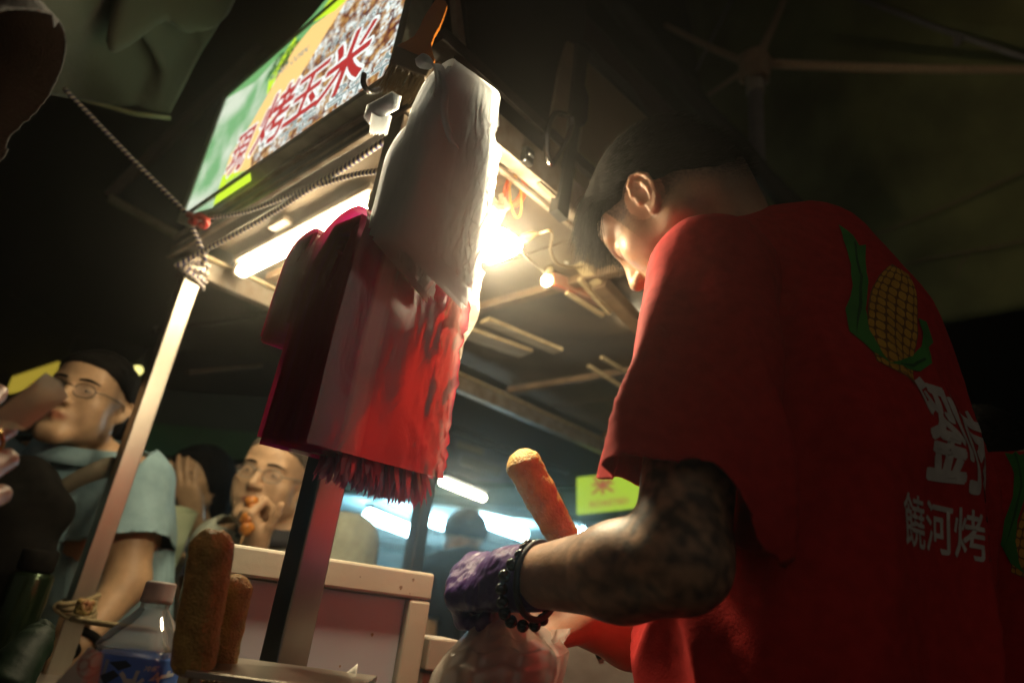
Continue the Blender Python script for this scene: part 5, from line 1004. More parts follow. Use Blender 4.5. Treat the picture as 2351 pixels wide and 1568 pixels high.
for i, (q0, q1, lb) in enumerate((((440, 1545, 0.72), (494, 1218, 0.69), 'tallest dark brown corn dog standing right of the water bottle'), ((488, 1590, 0.79), (543, 1322, 0.765), 'shorter corn dog tucked behind the tall one beside the water bottle'), ((1300, 1248, 0.96), (1228, 1113, 0.93), 'bright orange corn dog leaning left behind the tattooed forearm'))):
    o = cd0 if i == 0 else copy_tree(cd0); o['label'] = lb; a, b_ = hz(*q0), hz(*q1); d = Vector(nrm(b_ - a)); o.location = Vector(a); o.rotation_mode = 'QUATERNION'; o.rotation_quaternion = UPZ_Q = Vector((0, 0, 1)).rotation_difference(d) @ Matrix.Rotation(i * 2.0, 3, 'Z').to_quaternion()
    k = np.linalg.norm(b_ - a) / 0.138; o.scale = (k * 0.9, k * 0.9, k) if i < 2 else (1, 1, 1)
    if i == 2: o.scale = (1.02, 1.02, 1.05)
tr = hz(500, 1545, 0.70); tg = thing('steel_rack', tr, 'stainless rack edge holding the corn dogs on the front counter', 'rack')
rz = hz(520, 1546, 0.72)[2]; rc = V3(tr[0] + 0.05, tr[1] + 0.06, rz)
g = G(); g.box(rc, V3(1, 0, 0), V3(0, 1, 0), UPZ, 0.075, 0.07, 0.003, 0.001); g.out('top_plate', steel, tg)
for sa, sb in ((1, 1), (1, -1), (-1, 1), (-1, -1)):
    p = rc + V3(1, 0, 0) * 0.066 * sa + V3(0, 1, 0) * 0.062 * sb; g = G(); g.bar(p, V3(p[0], p[1], ZC - 0.228), 0.008, 0.008); g.out('leg', steel, tg)
# water bottle
B0 = hz(372, 1338, 0.80); bo = V3(B0[0], B0[1], 0); bz = B0[2]; btl = thing('water_bottle', V3(bo[0], bo[1], bz - 0.21), 'square shouldered clear water bottle with blue label and white cap', 'bottle')
pet = bpy.data.materials.new('clear_pet'); pet.use_nodes = True; nn_ = pet.node_tree; nn_.nodes.clear(); o_ = nn_.nodes.new('ShaderNodeOutputMaterial'); tp_ = nn_.nodes.new('ShaderNodeBsdfTransparent'); tp_.inputs[0].default_value = (0.93, 0.93, 0.93, 1); gs_ = nn_.nodes.new('ShaderNodeBsdfGlossy'); gs_.inputs['Roughness'].default_value = 0.06; lw = nn_.nodes.new('ShaderNodeLayerWeight'); lw.inputs[0].default_value = 0.28
dfz = nn_.nodes.new('ShaderNodeBsdfDiffuse'); dfz.inputs[0].default_value = (0.75, 0.72, 0.70, 1); mm0 = nn_.nodes.new('ShaderNodeMixShader'); mm0.inputs[0].default_value = 0.42; nn_.links.new(tp_.outputs[0], mm0.inputs[1]); nn_.links.new(dfz.outputs[0], mm0.inputs[2])
mm_ = nn_.nodes.new('ShaderNodeMixShader'); mlt = nn_.nodes.new('ShaderNodeMath'); mlt.operation = 'MULTIPLY'; mlt.inputs[1].default_value = 0.5; nn_.links.new(lw.outputs[0], mlt.inputs[0]); nn_.links.new(mlt.outputs[0], mm_.inputs[0]); nn_.links.new(mm0.outputs[0], mm_.inputs[1]); nn_.links.new(gs_.outputs[0], mm_.inputs[2]); nn_.links.new(mm_.outputs[0], o_.inputs[0])
baxis = UPZ; zc_ = bz
prof = [(0.0135, -0.018), (0.0135, -0.024), (0.018, -0.030), (0.0265, -0.041), (0.0345, -0.055), (0.0355, -0.059), (0.0335, -0.062), (0.0335, -0.205), (0.030, -0.21)]; sq = [2, 2, 2, 2.6, 4, 5, 5, 5, 5]
def dens(pr, sq, n=5):
    P, Q = [], []
    for i in range(len(pr) - 1):
        for k in range(n): f_ = k / n; P.append((pr[i][0] * (1 - f_) + pr[i + 1][0] * f_, pr[i][1] * (1 - f_) + pr[i + 1][1] * f_)); Q.append(sq[i] * (1 - f_) + sq[i + 1] * f_)
    return P + [pr[-1]], Q + [sq[-1]]
pf, sf = dens(prof, sq); g = G(); g.lathe(pf, V3(bo[0], bo[1], bz), UPZ, 64, sf); g.out('bottle_body', pet, btl)
g = G(); cp = [(0.010, 0.0012), (0.0135, 0.0008), (0.0148, -0.0012), (0.0148, -0.014), (0.0152, -0.0145), (0.0152, -0.019), (0.0140, -0.0195)]; g.lathe(cp, V3(bo[0], bo[1], bz), UPZ, 48); v = g.v[0]; g.out('cap', mat('white_cap', (0.62, 0.54, 0.52), rough=0.4, bump=0.1), btl)
lab = film('blue_label', (0.16, 0.34, 0.90), trn=0.5, gloss=0.06, bump=0.05); g = G(); lp = [(0.0342, -0.066), (0.0345, -0.068), (0.0345, -0.20), (0.0342, -0.201)]; g.lathe(lp, V3(bo[0], bo[1], bz), UPZ, 64, [5] * 4); lo = g.out('label', lab, btl)
lb_bvh = BVHTree.FromPolygons([tuple(p) for p in g.v[0]], g.f[:-2]); inkw2 = mat('label_white', (0.72, 0.72, 0.74), rough=0.5); inkl = mat('label_pale', (0.35, 0.45, 0.62), rough=0.5); leafd = mat('label_leaf', (0.02, 0.05, 0.09), rough=0.5)
vd = nrm(V3(bo[0], bo[1], 0)); vr = np.cross(vd, UPZ)
def lw_(tx, cx, cy, wd, hg, sh=0.15): v0, f0 = text2d(tx, 1.0, 0.03); c = (v0.max(0) + v0.min(0)) / 2; e = v0.max(0) - v0.min(0); u = (v0 - c) / e * np.array([wd, hg]); u[:, 0] += u[:, 1] * sh; return ('lettering', u + np.array([cx, cy]), f0, inkw2, 0.0006)
lay(lo, lb_bvh, V3(bo[0], bo[1], bz), vr, UPZ, vd, [lw_('冰', -0.002, -0.090, 0.024, 0.028), lw_('鎮', 0.0225, -0.090, 0.022, 0.028), lw_('冷藏', 0.013, -0.0735, 0.012, 0.005),
    ('label_leaf', [(-0.024, -0.072), (-0.010, -0.069), (-0.004, -0.073), (-0.014, -0.078)], [[0, 1, 2, 3]], leafd, 0.0005), ('label_leaf', [(-0.028, -0.084), (-0.018, -0.078), (-0.012, -0.082), (-0.022, -0.091)], [[0, 1, 2, 3]], leafd, 0.0005),
    ('label_band', [(-0.027, -0.070), (-0.024, -0.070), (-0.024, -0.196), (-0.027, -0.196)], [[0, 1, 2, 3]], inkl, 0.0004)])
# printed paper food sleeve
pp = mat('white_paper', (0.62, 0.57, 0.50), (0.55, 0.50, 0.43), scale=14, rough=0.8, bump=0.15); pr_ = mat('paper_print', (0.50, 0.10, 0.05), rough=0.8)
A_, B_, C_, D_ = hz(60, 1640, 0.66), hz(205, 1484, 0.66), hz(238, 1502, 0.665), hz(205, 1690, 0.66); pn = nrm(np.cross(B_ - A_, D_ - A_)); pn = pn if pn @ (CAM - A_) > 0 else -pn
sl = thing('paper_sleeve', A_, 'white paper snack sleeve with red stamped print left of the bottle', 'paper sleeve')
pfn = lambda u, v: (A_ * (1 - u) + B_ * u) * (1 - v) + (D_ * (1 - u) + C_ * u) * v + pn * (0.014 * math.sin(math.pi * u) * math.sin(math.pi * v) + 0.003 * nz3((u * 3, v * 3, 1), 1))
g = G(); g.sheet(pfn, 16, 16); g.sheet(lambda u, v: pfn(u, v) - pn * (0.004 + 0.02 * math.sin(math.pi * u) * math.sin(math.pi * v)), 16, 16); g.out('paper', pp, sl)
pb = BVHTree.FromPolygons([tuple(p) for p in np.concatenate(g.v)[:256]], g.f[:225]); px_ = nrm(hz(250, 1560, 0.66) - hz(150, 1500, 0.66)); px_ = nrm(px_ - pn * (px_ @ pn)); py_ = np.cross(pn, px_)
rg = G()
def ringp(cx, cy, r, w_): a = np.linspace(0, 6.283, 24, endpoint=False); P = [(cx + (r + w_) * math.cos(x), cy + (r + w_) * 1.1 * math.sin(x)) for x in a] + [(cx + r * math.cos(x), cy + r * 1.1 * math.sin(x)) for x in a]; return P, [[i, (i + 1) % 24, 24 + (i + 1) % 24, 24 + i] for i in range(24)]
po_ = hz(210, 1522, 0.66); shs = []
for cx, cy, r in ((0, 0, 0.008), (0.002, 0.003, 0.0045), (-0.004, -0.003, 0.003)): P, F_ = ringp(cx, cy, r, 0.0006); shs.append(('stamp_ring', P, F_, pr_, 0.0006))
tv, tf = text2d('fresh with', 1.0, 0.0); c = (tv.max(0) + tv.min(0)) / 2; e = tv.max(0) - tv.min(0); u = (tv - c) / e * np.array([0.05, 0.007]); u = np.stack([-u[:, 1] - 0.028, u[:, 0] - 0.028], 1); shs.append(('lettering', u, tf, pr_, 0.0006))
lay(sl, pb, po_, px_, py_, -pn, shs)
g = G(); A2, B2, C2 = hz(765, 1570, 0.80), hz(822, 1523, 0.80), hz(826, 1610, 0.80); g.sheet(lambda u, v: A2 * (1 - u) + (B2 * (1 - v) + C2 * v) * u - FW * 0.012 * math.sin(3 * v) * u, 10, 10); tag(solid(g.out('paper_corner', pp), 0.001), 'pointed white paper corner sticking up in front of the cream box', 'paper')
# dark green umbrella like bundle at the foot of the left post
g = G(); g.tube(spline([hz(-10, 1600, 0.95), hz(60, 1500, 0.98), hz(98, 1455, 1.0), hz(118, 1440, 1.0)], 16), np.linspace(0.030, 0.010, 16) * (1 + 0.05 * np.sin(np.arange(16) * 2.1)), 12); v = np.concatenate(g.v); g.v = [v + np.stack([nzN(v, 60, 1), nzN(v, 60, 2), nzN(v, 60, 3)], 1) * 0.003]
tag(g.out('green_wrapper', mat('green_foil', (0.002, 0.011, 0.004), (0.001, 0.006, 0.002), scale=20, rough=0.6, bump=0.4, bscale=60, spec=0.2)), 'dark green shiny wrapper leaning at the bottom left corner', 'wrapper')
# cream framed warmer box
cream = mat('cream_plastic', (0.70, 0.64, 0.50), (0.60, 0.52, 0.37), scale=7, rough=0.5, ramp=(0.25, 0.6), bump=0.1); lav = mat('lavender_panel', (0.66, 0.66, 0.70), (0.55, 0.55, 0.60), scale=5, rough=0.45, ramp=(0.3, 0.6)); grime = mat('grime', (0.42, 0.30, 0.18), (0.30, 0.19, 0.10), scale=40, rough=0.9)
TL, TR_ = hz(525, 1243, 0.97), hz(986, 1346, 1.06); bx_ = nrm((TR_ - TL) * V3(1, 1, 0)); bn = np.cross(bx_, UPZ); bn = bn if bn @ (CAM - TL) > 0 else -bn
TL2 = TL + bx_ * 0.0; wb_ = thing('warmer_box', V3(*( (TL2 + TR_) / 2)[:2], ZC - 0.225), 'cream framed food warmer box with a lavender front behind the middle post', 'warmer box')
Lx = np.linalg.norm((TR_ - TL2) * V3(1, 1, 0)); zt_ = (TL[2] + TR_[2]) / 2 + 0.008; zb_ = ZC - 0.222; T0 = V3(TL2[0], TL2[1], 0)
P_ = lambda s_, z, o=0.0: T0 + bx_ * s_ + UPZ * z + bn * o
g = G(); g.box(P_(Lx / 2, (zt_ + zb_) / 2, -0.13), bx_, bn, UPZ, Lx / 2 - 0.006, 0.118, (zt_ - zb_) / 2 - 0.006, 0.004); g.out('case', cream, wb_)
g = G(); g.box(P_(Lx / 2, zt_ - 0.019, 0.0), bx_, bn, UPZ, Lx / 2, 0.014, 0.019, 0.004); g.out('frame_top', cream, wb_)
g = G(); g.box(P_(Lx - 0.017, (zt_ + zb_) / 2 - 0.0195, 0.0), bx_, bn, UPZ, 0.017, 0.0138, (zt_ - zb_) / 2 - 0.0195, 0.004); g.out('frame_side', cream, wb_)
g = G(); g.box(P_(Lx / 2 - 0.017, (zt_ + zb_) / 2 - 0.02, -0.006), bx_, bn, UPZ, Lx / 2 - 0.0175, 0.006, (zt_ - zb_) / 2 - 0.0195, 0.001); g.out('front_panel', lav, wb_)
g = G(); gg = np.random.default_rng(9)
for i in range(9):
    s_, z_ = (gg.uniform(0.1, Lx - 0.01), zt_ - gg.uniform(0.004, 0.034)) if i < 4 else (gg.uniform(0.16, Lx - 0.06), zt_ - gg.uniform(0.06, 0.16)); o_ = 0.0142 if i < 4 else 0.0004; r_ = gg.uniform(0.0008, 0.0026)
    g.add([P_(s_ + r_ * math.cos(a) * (1 + 0.4 * math.sin(3 * a)), z_ + 1.3 * r_ * math.sin(a), o_) for a in np.linspace(0, 6.28, 9, endpoint=False)], [list(range(9))])
g.out('grease_spots', grime, wb_, smooth=False)['kind'] = 'stuff'
g = G(); g.box(P_(Lx + 0.035, ZC - 0.075, -0.02), bx_, bn, UPZ, 0.025, 0.03, 0.022, 0.003); g.box(P_(Lx + 0.035, ZC - 0.16, -0.03), bx_, bn, UPZ, 0.024, 0.03, 0.06, 0.003); tag(g.out('white_carton', mat('carton_white', (0.62, 0.56, 0.46), (0.5, 0.42, 0.32), scale=9, rough=0.7)), 'small white carton right of the cream warmer box behind the glove', 'carton')
ap = thing('steel_box', hz(1370, 1560, 1.10) * V3(1, 1, 0) + UPZ * (ZC - 0.225), 'dull grey steel box with one bolt below the tattooed forearm', 'box')
c_ = hz(1372, 1500, 1.12); ax1 = nrm((hz(1450, 1430, 1.12) - hz(1300, 1430, 1.12)) * V3(1, 1, 0)); an_ = np.cross(ax1, UPZ); an_ = an_ if an_ @ (CAM - c_) > 0 else -an_; ztp_ = hz(1440, 1428, 1.12)[2]
g = G(); g.box(V3(c_[0], c_[1], (ztp_ + ZC - 0.225) / 2) - an_ * 0.06, ax1, an_, UPZ, 0.062, 0.06, (ztp_ - ZC + 0.225) / 2, 0.003); g.out('case', mat('dull_steel', (0.36, 0.33, 0.29), (0.26, 0.23, 0.20), scale=18, rough=0.5, metal=0.4, rvar=0.1), ap)
bl_ = hz(1376, 1502, 1.12); g = G(); g.lathe([(0.006, 0), (0.006, 0.003), (0.0045, 0.005), (0.001, 0.0055)], bl_ - an_ * 0.002, an_, 12); g.out('bolt', dkmet, ap)

# ------------------------------------------------------------------ customers behind the stall
sk1 = SKIN('customer_skin', (0.52, 0.33, 0.19)); FLOOR = 0.0
def J(**k): return {a: (hz(*b) if isinstance(b, tuple) and len(b) == 3 else b) for a, b in k.items()}
bluec = mat('pale_blue_shirt', (0.26, 0.40, 0.44), (0.20, 0.32, 0.36), scale=30, rough=0.85, bump=0.2, bscale=200)
j = J(head=(203, 922, 1.85), neck=(190, 1035, 1.90), sl=(312, 1112, 1.86), sr=(58, 1075, 2.0), el=(292, 1335, 1.80), er=(20, 1350, 1.95), wl=(185, 1475, 1.72), wr=(60, 1500, 1.7), hip=(140, 1640, 1.95)); j['haz'] = 174
t, R = person('man in a pale blue polo shirt and thin glasses beside the left post', (j['hip'][0], j['hip'][1], 0), j, sk1, 165, hk=1.02, pitch=4, roll=-4, shirt=bluec, collar=bluec, sleeve=0.62, heavy=1.08, hand_l=(V3(-0.4, -0.4, -0.8), V3(-0.5, 0.6, 0.1), 1, REST), glasses=mat('glasses_wire', (0.03, 0.025, 0.02), rough=0.3, metal=0.6), hair=dict(cap=dict(grow=0.010, line=((0, 0.0, 0.026), (0, 0.37, -0.93)))))
F1 = azd(165); blk = mat('black_nylon', (0.008, 0.007, 0.006), (0.005, 0.0045, 0.004), scale=60, rough=0.9, bump=0.2, spec=0.1)
g = G(); P = spline([hz(300, 1075, 1.78), hz(240, 1075, 1.70), hz(160, 1110, 1.70), hz(95, 1160, 1.72), hz(60, 1250, 1.74), hz(20, 1330, 1.78)], 30)
g.sheet(lambda u, v: P[int(round(v * 29))] + (UPZ * 0.9 + F1 * 0.2) * (u - 0.5) * 0.05, 3, 30); tag(solid(g.out('bag_strap', mat('olive_strap', (0.10, 0.085, 0.055), rough=0.8)), 0.004), 'dark olive shoulder strap crossing the pale blue shirt', 'strap')
e = SDF(); c_ = hz(8, 1260, 1.72); e.ell(c_, (0.10, 0.07, 0.17)); e.cone(c_ + UPZ * 0.10, hz(75, 1110, 1.74), 0.07, 0.03, 0.06); v, f = e.mesh(0.012); v = v + vnormals(v, f) * (0.016 * nzN(v, 14))[:, None]; tag(obj('sling_bag', v, f, blk), 'black sling bag worn by the blue shirted man at the left edge', 'bag')
bt3 = thing('flask', hz(42, 1420, 1.55), 'dark green metal flask with a bright glint below the sling bag', 'flask'); p = hz(38, 1420, 1.55); g = G(); g.lathe([(0.03, -0.14), (0.036, -0.135), (0.036, 0.07), (0.032, 0.078), (0.026, 0.08)], p, UPZ, 24); g.out('flask_body', mat('green_flask', (0.02, 0.035, 0.016), rough=0.22, metal=0.7), bt3); g = G(); g.lathe([(0.028, 0.081), (0.030, 0.084), (0.030, 0.115), (0.026, 0.12)], p, UPZ, 24); g.out('flask_lid', blk, bt3)
wt = thing('wrist_watch', hz(195, 1478, 1.72), 'black watch on the wrist below the blue polo sleeve', 'watch'); p, d = hz(195, 1470, 1.725), nrm(j['wl'] - j['el']); aa = nrm(np.cross(d, UPZ)); bb = np.cross(d, aa); g = G(); g.tube([p + (aa * math.cos(a) + bb * math.sin(a)) * 0.033 for a in np.linspace(0, 6.283, 24)], 0.008, 8, cap=False); g.out('watch_band', blk, wt); g = G(); g.lathe([(0.016, 0), (0.018, 0.002), (0.018, 0.008), (0.015, 0.010)], p - FW * 0.036, -FW, 20); g.out('watch_case', blk, wt)
# man eating
grn = mat('grey_polo', (0.34, 0.36, 0.29), (0.27, 0.29, 0.23), scale=30, rough=0.85, bump=0.2, bscale=200); dkc = mat('dark_collar', (0.03, 0.03, 0.035), rough=0.8)
j = J(head=(630, 1098, 1.9), neck=(640, 1215, 1.95), sl=(800, 1255, 1.95), sr=(500, 1262, 2.0), el=(790, 1460, 1.9), er=(500, 1430, 1.85), wl=(700, 1480, 1.8), wr=(588, 1262, 1.74), hip=(660, 1700, 2.0)); j['haz'] = 184
t, R = person('close cropped man with glasses biting a skewer left of the middle post', (j['hip'][0], j['hip'][1], 0), j, sk1, 172, hk=1.06, pitch=-2, roll=-6, shirt=grn, collar=dkc, heavy=1.06, hand_r=(nrm(hz(572, 1205, 1.73) - j['wr']), V3(0.5, 0.5, 0.1), -1, FIST), glasses=mat('glasses_pale', (0.30, 0.28, 0.24), rough=0.3, metal=0.6), hair=dict(cap=dict(grow=0.004, line=((0, 0.0, 0.030), (0, 0.37, -0.93))), mat=mat('cropped_hair', (0.10, 0.075, 0.05), (0.06, 0.045, 0.03), scale=200, rough=0.8)))
sk = thing('skewer', hz(560, 1230, 1.7), 'roasted orange skewer held at the eating man mouth', 'skewer'); g = G(); a, b_ = hz(545, 1272, 1.68), hz(584, 1146, 1.72); g.tube([a, b_], 0.003, 6); g.out('stick', stick, sk)
for i, f_ in enumerate((0.45, 0.62, 0.78, 0.93)):
    e = SDF(); e.ball(a + (b_ - a) * f_ + V3(0.004 * (-1) ** i, 0, 0), 0.017); v, f = e.mesh(0.005); v = v + vnormals(v, f) * (0.006 * nzN(v, 60, i))[:, None]; obj('roast_piece', v, f, mat('roast_orange', (0.55, 0.22, 0.035), (0.30, 0.09, 0.015), scale=40, rough=0.4), sk)
# woman with raised hands holding a paper bag
lavc = mat('lavender_cloth', (0.34, 0.32, 0.44), rough=0.85)
j = J(head=(452, 1110, 2.5), neck=(460, 1200, 2.55), sl=(520, 1250, 2.55), sr=(375, 1240, 2.6), el=(500, 1390, 2.4), er=(380, 1400, 2.4), wl=(445, 1180, 2.28), wr=(385, 1335, 2.25), hip=(430, 1640, 2.6)); j['haz'] = 200
t, R = person('dark haired woman with one hand raised over her face behind the pale bag', (j['hip'][0], j['hip'][1], 0), j, sk1, 190, hk=0.97, shirt=lavc, hand_l=(nrm(hz(425, 1115, 2.26) - j['wl']), V3(0.1, 0.9, 0.1), 1, OPEN), hand_r=(nrm(hz(365, 1305, 2.22) - j['wr']), V3(0.4, 0.6, 0.2), -1, REST), heavy=0.95, hair=dict(cap=dict(grow=0.02, nape=False, line=((0, 0.03, 0.0), (0, 0.80, -0.6)), extra=lambda s, L: s.ell(L(0, -0.06, -0.06), (0.085, 0.07, 0.13), k=0.04))))
pbm = mat('pale_green_paper', (0.46, 0.52, 0.34), (0.38, 0.44, 0.28), scale=12, rough=0.8)
A_, B_, C_, D_ = hz(368, 1160, 2.15), hz(455, 1178, 2.15), hz(405, 1300, 2.15), hz(318, 1305, 2.15); g = G(); n_ = -FW
g.sheet(lambda u, v: (A_ * (1 - u) + B_ * u) * (1 - v) + (D_ * (1 - u) + C_ * u) * v + n_ * 0.03 * math.sin(math.pi * u), 12, 12); g.sheet(lambda u, v: (A_ * (1 - u) + B_ * u) * (1 - v) + (D_ * (1 - u) + C_ * u) * v - n_ * 0.03 * math.sin(math.pi * u), 12, 12); tag(g.out('paper_bag', pbm), 'pale green paper bag held beside the blue shirted man', 'bag')
# person in the dark cap further back
j = J(head=(1066, 1236, 3.3), neck=(1072, 1292, 3.35), sl=(1150, 1330, 2.95), sr=(985, 1320, 3.0), el=(1160, 1470, 2.9), er=(980, 1470, 2.9), wl=(1120, 1560, 2.8), wr=(1010, 1560, 2.8), hip=(1070, 1700, 3.0)); j['haz'] = 215
t, R = person('dark capped person in the background right of the brass lit post', (j['hip'][0], j['hip'][1], 0), j, sk1, 200, hk=1.0, pitch=-12, shirt=mat('black_shirt', (0.015, 0.015, 0.018), rough=0.85), hair=dict(cap=dict(grow=0.022, line=((0, 0.0, 0.005), (0, 0.15, -0.98)), nape=False)))
# second vendor
HD2 = dict(); VF2, VR2 = azd(18), azd(108)
j = J(head=(2300, 1040, 2.1), neck=(2380, 1130, 1.24), sl=(2262, 1210, 1.32), sr=(2620, 1195, 1.2), el=(2240, 1480, 1.36), er=(2720, 1480, 1.3), wl=(2270, 1520, 1.5), wr=(2540, 1540, 1.5), hip=(2430, 1760, 1.2)); j['eyes'] = False
j['head'] = j['neck'] + VF2 * 0.20 + UPZ * 0.06; j['haz'] = 18
t2_, R = person('second vendor in a matching red T-shirt at the right edge, back turned', (j['hip'][0], j['hip'][1], 0), j, skinV, 18, pitch=-45, shirt=tee, sleeve=0.72, heavy=1.08, hair=dict(cap=dict(grow=0.012)))
sh2 = [o for o in t2_.children if o.name.startswith('shirt')][0]; sv = np.array([q.co[:] for q in sh2.data.vertices]) + wloc(t2_); sf2 = [list(p.vertices) for p in sh2.data.polygons]
cen = ((j['sl'] + j['sr']) / 2) * 0.6 + j['hip'] * 0.4; back_print(sh2, sv, sf2, cen + UPZ * 0.10 - VR2 * 0.03, VF2, VR2, 0.74)
# black sleeved person at the left edge raising an arm, hand with a paper pouch
t = thing('person', hz(-260, 1500, 0.75) * V3(1, 1, 0), 'person at the left edge in a black sleeve, painted nails holding a brown paper pouch', 'person')
S0, S1 = hz(-330, 20, 0.66), hz(-50, 215, 0.62); W0 = hz(-425, 1275, 0.62); blk2 = mat('black_cotton', (0.010, 0.009, 0.008), (0.006, 0.0055, 0.005), scale=60, rough=0.9, bump=0.3, bscale=300, sheen=0.2)
b = SDF(); dA = nrm(S1 - S0); el0 = hz(-330, 620, 0.56); b.cone(S0, hz(-215, 225, 0.64), 0.05, 0.044, 0.02); b.cone(hz(-215, 225, 0.64), el0, 0.044, 0.040, 0.03); b.cone(el0, W0, 0.040, 0.028, 0.02)
hx = nrm(hz(-95, 1085, 0.62) - W0); hn = nrm(hz(30, 950, 0.66) - hz(40, 1010, 0.60)); tips, HA = hand_prims(b, W0, hx, nrm(UPZ * 0.4 + FW * 0.9), 1 if np.cross(hx, nrm(UPZ * 0.4 + FW))[2] > 0 else -1, [(0.55, 0.5, 0.2), (0.75, 0.7, 0.3), (0.9, 0.8, 0.3), (1.0, 0.9, 0.3)], (0.75, 0.35, 0.25), 0.98)
trs = S0 - dA * 0.16; hipp = V3(trs[0], trs[1], 0.9); b.cone(S0, trs, 0.06, 0.11, 0.04); b.cone(trs, hipp, 0.13, 0.14, 0.05); b.cone(hipp, V3(hipp[0], hipp[1], 0.12), 0.12, 0.06, 0.05); b.cone(V3(hipp[0], hipp[1], 0.05), V3(hipp[0], hipp[1] + 0.15, 0.04), 0.04, 0.03, 0.02)
v, f = b.mesh(0.0035); obj('body', v, f, SKIN('woman_skin', (0.58, 0.33, 0.24)), t, colors=np.ones((len(v), 3)))
for pts, rs in tips[:5]:
    p, d = pts[-1], nrm(pts[-1] - pts[-2]); e = SDF(); n0 = nrm(np.cross(np.cross(d, -FW + UPZ * 0.4), d)); e.ell(p + d * 0.004 + n0 * 0.005, (0.0055, 0.012, 0.0016), np.stack([np.cross(d, n0), d, n0], 1)); v, f = e.mesh(0.0012); obj('fingernail', v, f, mat('nail_polish', (0.62, 0.36, 0.30), rough=0.15), t)
q = SDF(); q.cone(S0 - dA * 0.05, S1 + dA * 0.06, 0.085, 0.078, 0.03); q.cone(trs, S0, 0.15, 0.09, 0.06); q.cone(trs, V3(trs[0], trs[1], 0.95), 0.16, 0.18, 0.05); v, f = q.mesh(0.007)
rim = S1; rax = nrm(dA + V3(0.1, 0, -0.25)); v, f = snap_cut(v, f, 0.007, [(lambda P: np.where((P - S0) @ dA > 0.04, (P - rim) @ rax + 0.010 * np.sin(np.arctan2((P - rim) @ UPZ, (P - rim) @ VR) * 2), -1.0), rax)]); v = relax(v, f, 1); N = vnormals(v, f); v = v + N * (0.010 * nzN(v, 13, 2))[:, None]; solid(obj('sleeve', v, f, blk2, t), 0.0008)
A_, B_, C_, D_ = hz(-30, 960, 0.58), hz(97, 862, 0.60), hz(150, 918, 0.60), hz(60, 985, 0.585); g = G(); n_ = nrm(np.cross(B_ - A_, D_ - A_)); n_ = n_ if n_ @ (CAM - A_) > 0 else -n_
fold_ = lambda u: 0.006 * (u - 0.45) if u > 0.45 else 0.0
pf_ = lambda u, v: (A_ * (1 - u) + B_ * u) * (1 - v) + (D_ * (1 - u) + C_ * u) * v + n_ * (0.010 * max(0, u - 0.45) + 0.004 * math.sin(math.pi * v))
kraft = film('kraft_paper', (0.95, 0.80, 0.58), trn=0.35, gloss=0.02, rough=0.5, bump=0.2, bscale=60)
g.sheet(pf_, 14, 10); g.sheet(lambda u, v: pf_(u, v) - n_ * (0.002 + 0.010 * math.sin(math.pi * v)), 14, 10); tag(g.out('paper_pouch', kraft), 'brown paper pouch held up by the hand at the left edge', 'pouch')
g = G(); rp = tips[1][0][0] * 0.45 + tips[1][0][1] * 0.55; rd = nrm(tips[1][0][1] - tips[1][0][0]); ra_ = nrm(np.cross(rd, UPZ)); rb_ = np.cross(rd, ra_); g.tube([rp + (ra_ * math.cos(a) + rb_ * math.sin(a)) * 0.0118 for a in np.linspace(0, 6.283, 20)], 0.0016, 6, cap=False); tag(g.out('finger_ring', mat('gold', (0.7, 0.5, 0.15), rough=0.2, metal=1.0)), 'gold ring on the finger of the hand at the left edge', 'ring')

# ------------------------------------------------------------------ what hangs above and around
tarpm = mat('grey_tarp', (0.105, 0.11, 0.072), (0.07, 0.074, 0.048), scale=3, rough=0.75, bump=0.2, bscale=90, sheen=0.2)
def tarp(name, corners, m, label, disp=None, n=28, cat='tarp'):
    A_, B_, C_, D_ = [np.asarray(c) for c in corners]
    def fn(u, v):
        p = (A_ * (1 - u) + B_ * u) * (1 - v) + (D_ * (1 - u) + C_ * u) * v
        return p + (disp(u, v, p) if disp else UPZ * 0.05 * nz3(p, 1.6))
    g = G(); g.sheet(fn, n, n); return tag(solid(g.out(name, m), 0.004), label, cat)
def td(u, v, p):
    d = 0.06 * nz3(p, 1.3, 2)
    for (x0, y0, x1, y1, wd, am) in ((0.35, -0.2, 0.42, 0.52, 0.05, 0.12), (0.42, 0.52, 0.75, 0.9, 0.06, 0.10), (0.42, 0.5, 0.95, 0.35, 0.07, -0.09), (0.55, 0.2, 0.9, 0.75, 0.1, 0.06)):
        ax_, ay = x1 - x0, y1 - y0; t = max(0, min(1, ((u - x0) * ax_ + (v - y0) * ay) / (ax_ * ax_ + ay * ay))); q = math.hypot(u - x0 - t * ax_, v - y0 - t * ay); d += am * math.exp(-(q / wd) ** 2)
    return UPZ * d - azd(-35) * 0.3 * d
tarp('awning_tarp', (hz(-120, -160, 1.25), hz(620, -160, 1.35), hz(388, 268, 1.62), hz(60, 190, 1.70)), tarpm, 'sagging grey green awning tarp with creases at the upper left', td, 44)
g = G(); g.tube([hz(x, y, d) for x, y, d in ((60, 190, 1.70), (150, 216, 1.69), (230, 240, 1.66), (310, 262, 1.64), (392, 272, 1.62))], 0.006, 8); tag(g.out('awning_hem', mat('pale_hem', (0.36, 0.34, 0.18), rough=0.6)), 'pale curved hem rope along the lower edge of the grey tarp', 'hem')  # paler than the tarp: the light along its edge is in the colour
g = G(); g.slab([hz(256, 450, 2.5), hz(425, 540, 2.5), hz(600, 200, 2.5), hz(560, 120, 2.5), hz(520, 190, 2.5)], nrm(-azd(-30) - UPZ * 0.3), 0.01); tag(g.out('green_awning', mat('dark_green_tarp', (0.012, 0.035, 0.020), (0.006, 0.018, 0.011), scale=6, rough=0.5), smooth=False), 'dark green neighbouring awning panel left of the lit sign', 'awning')
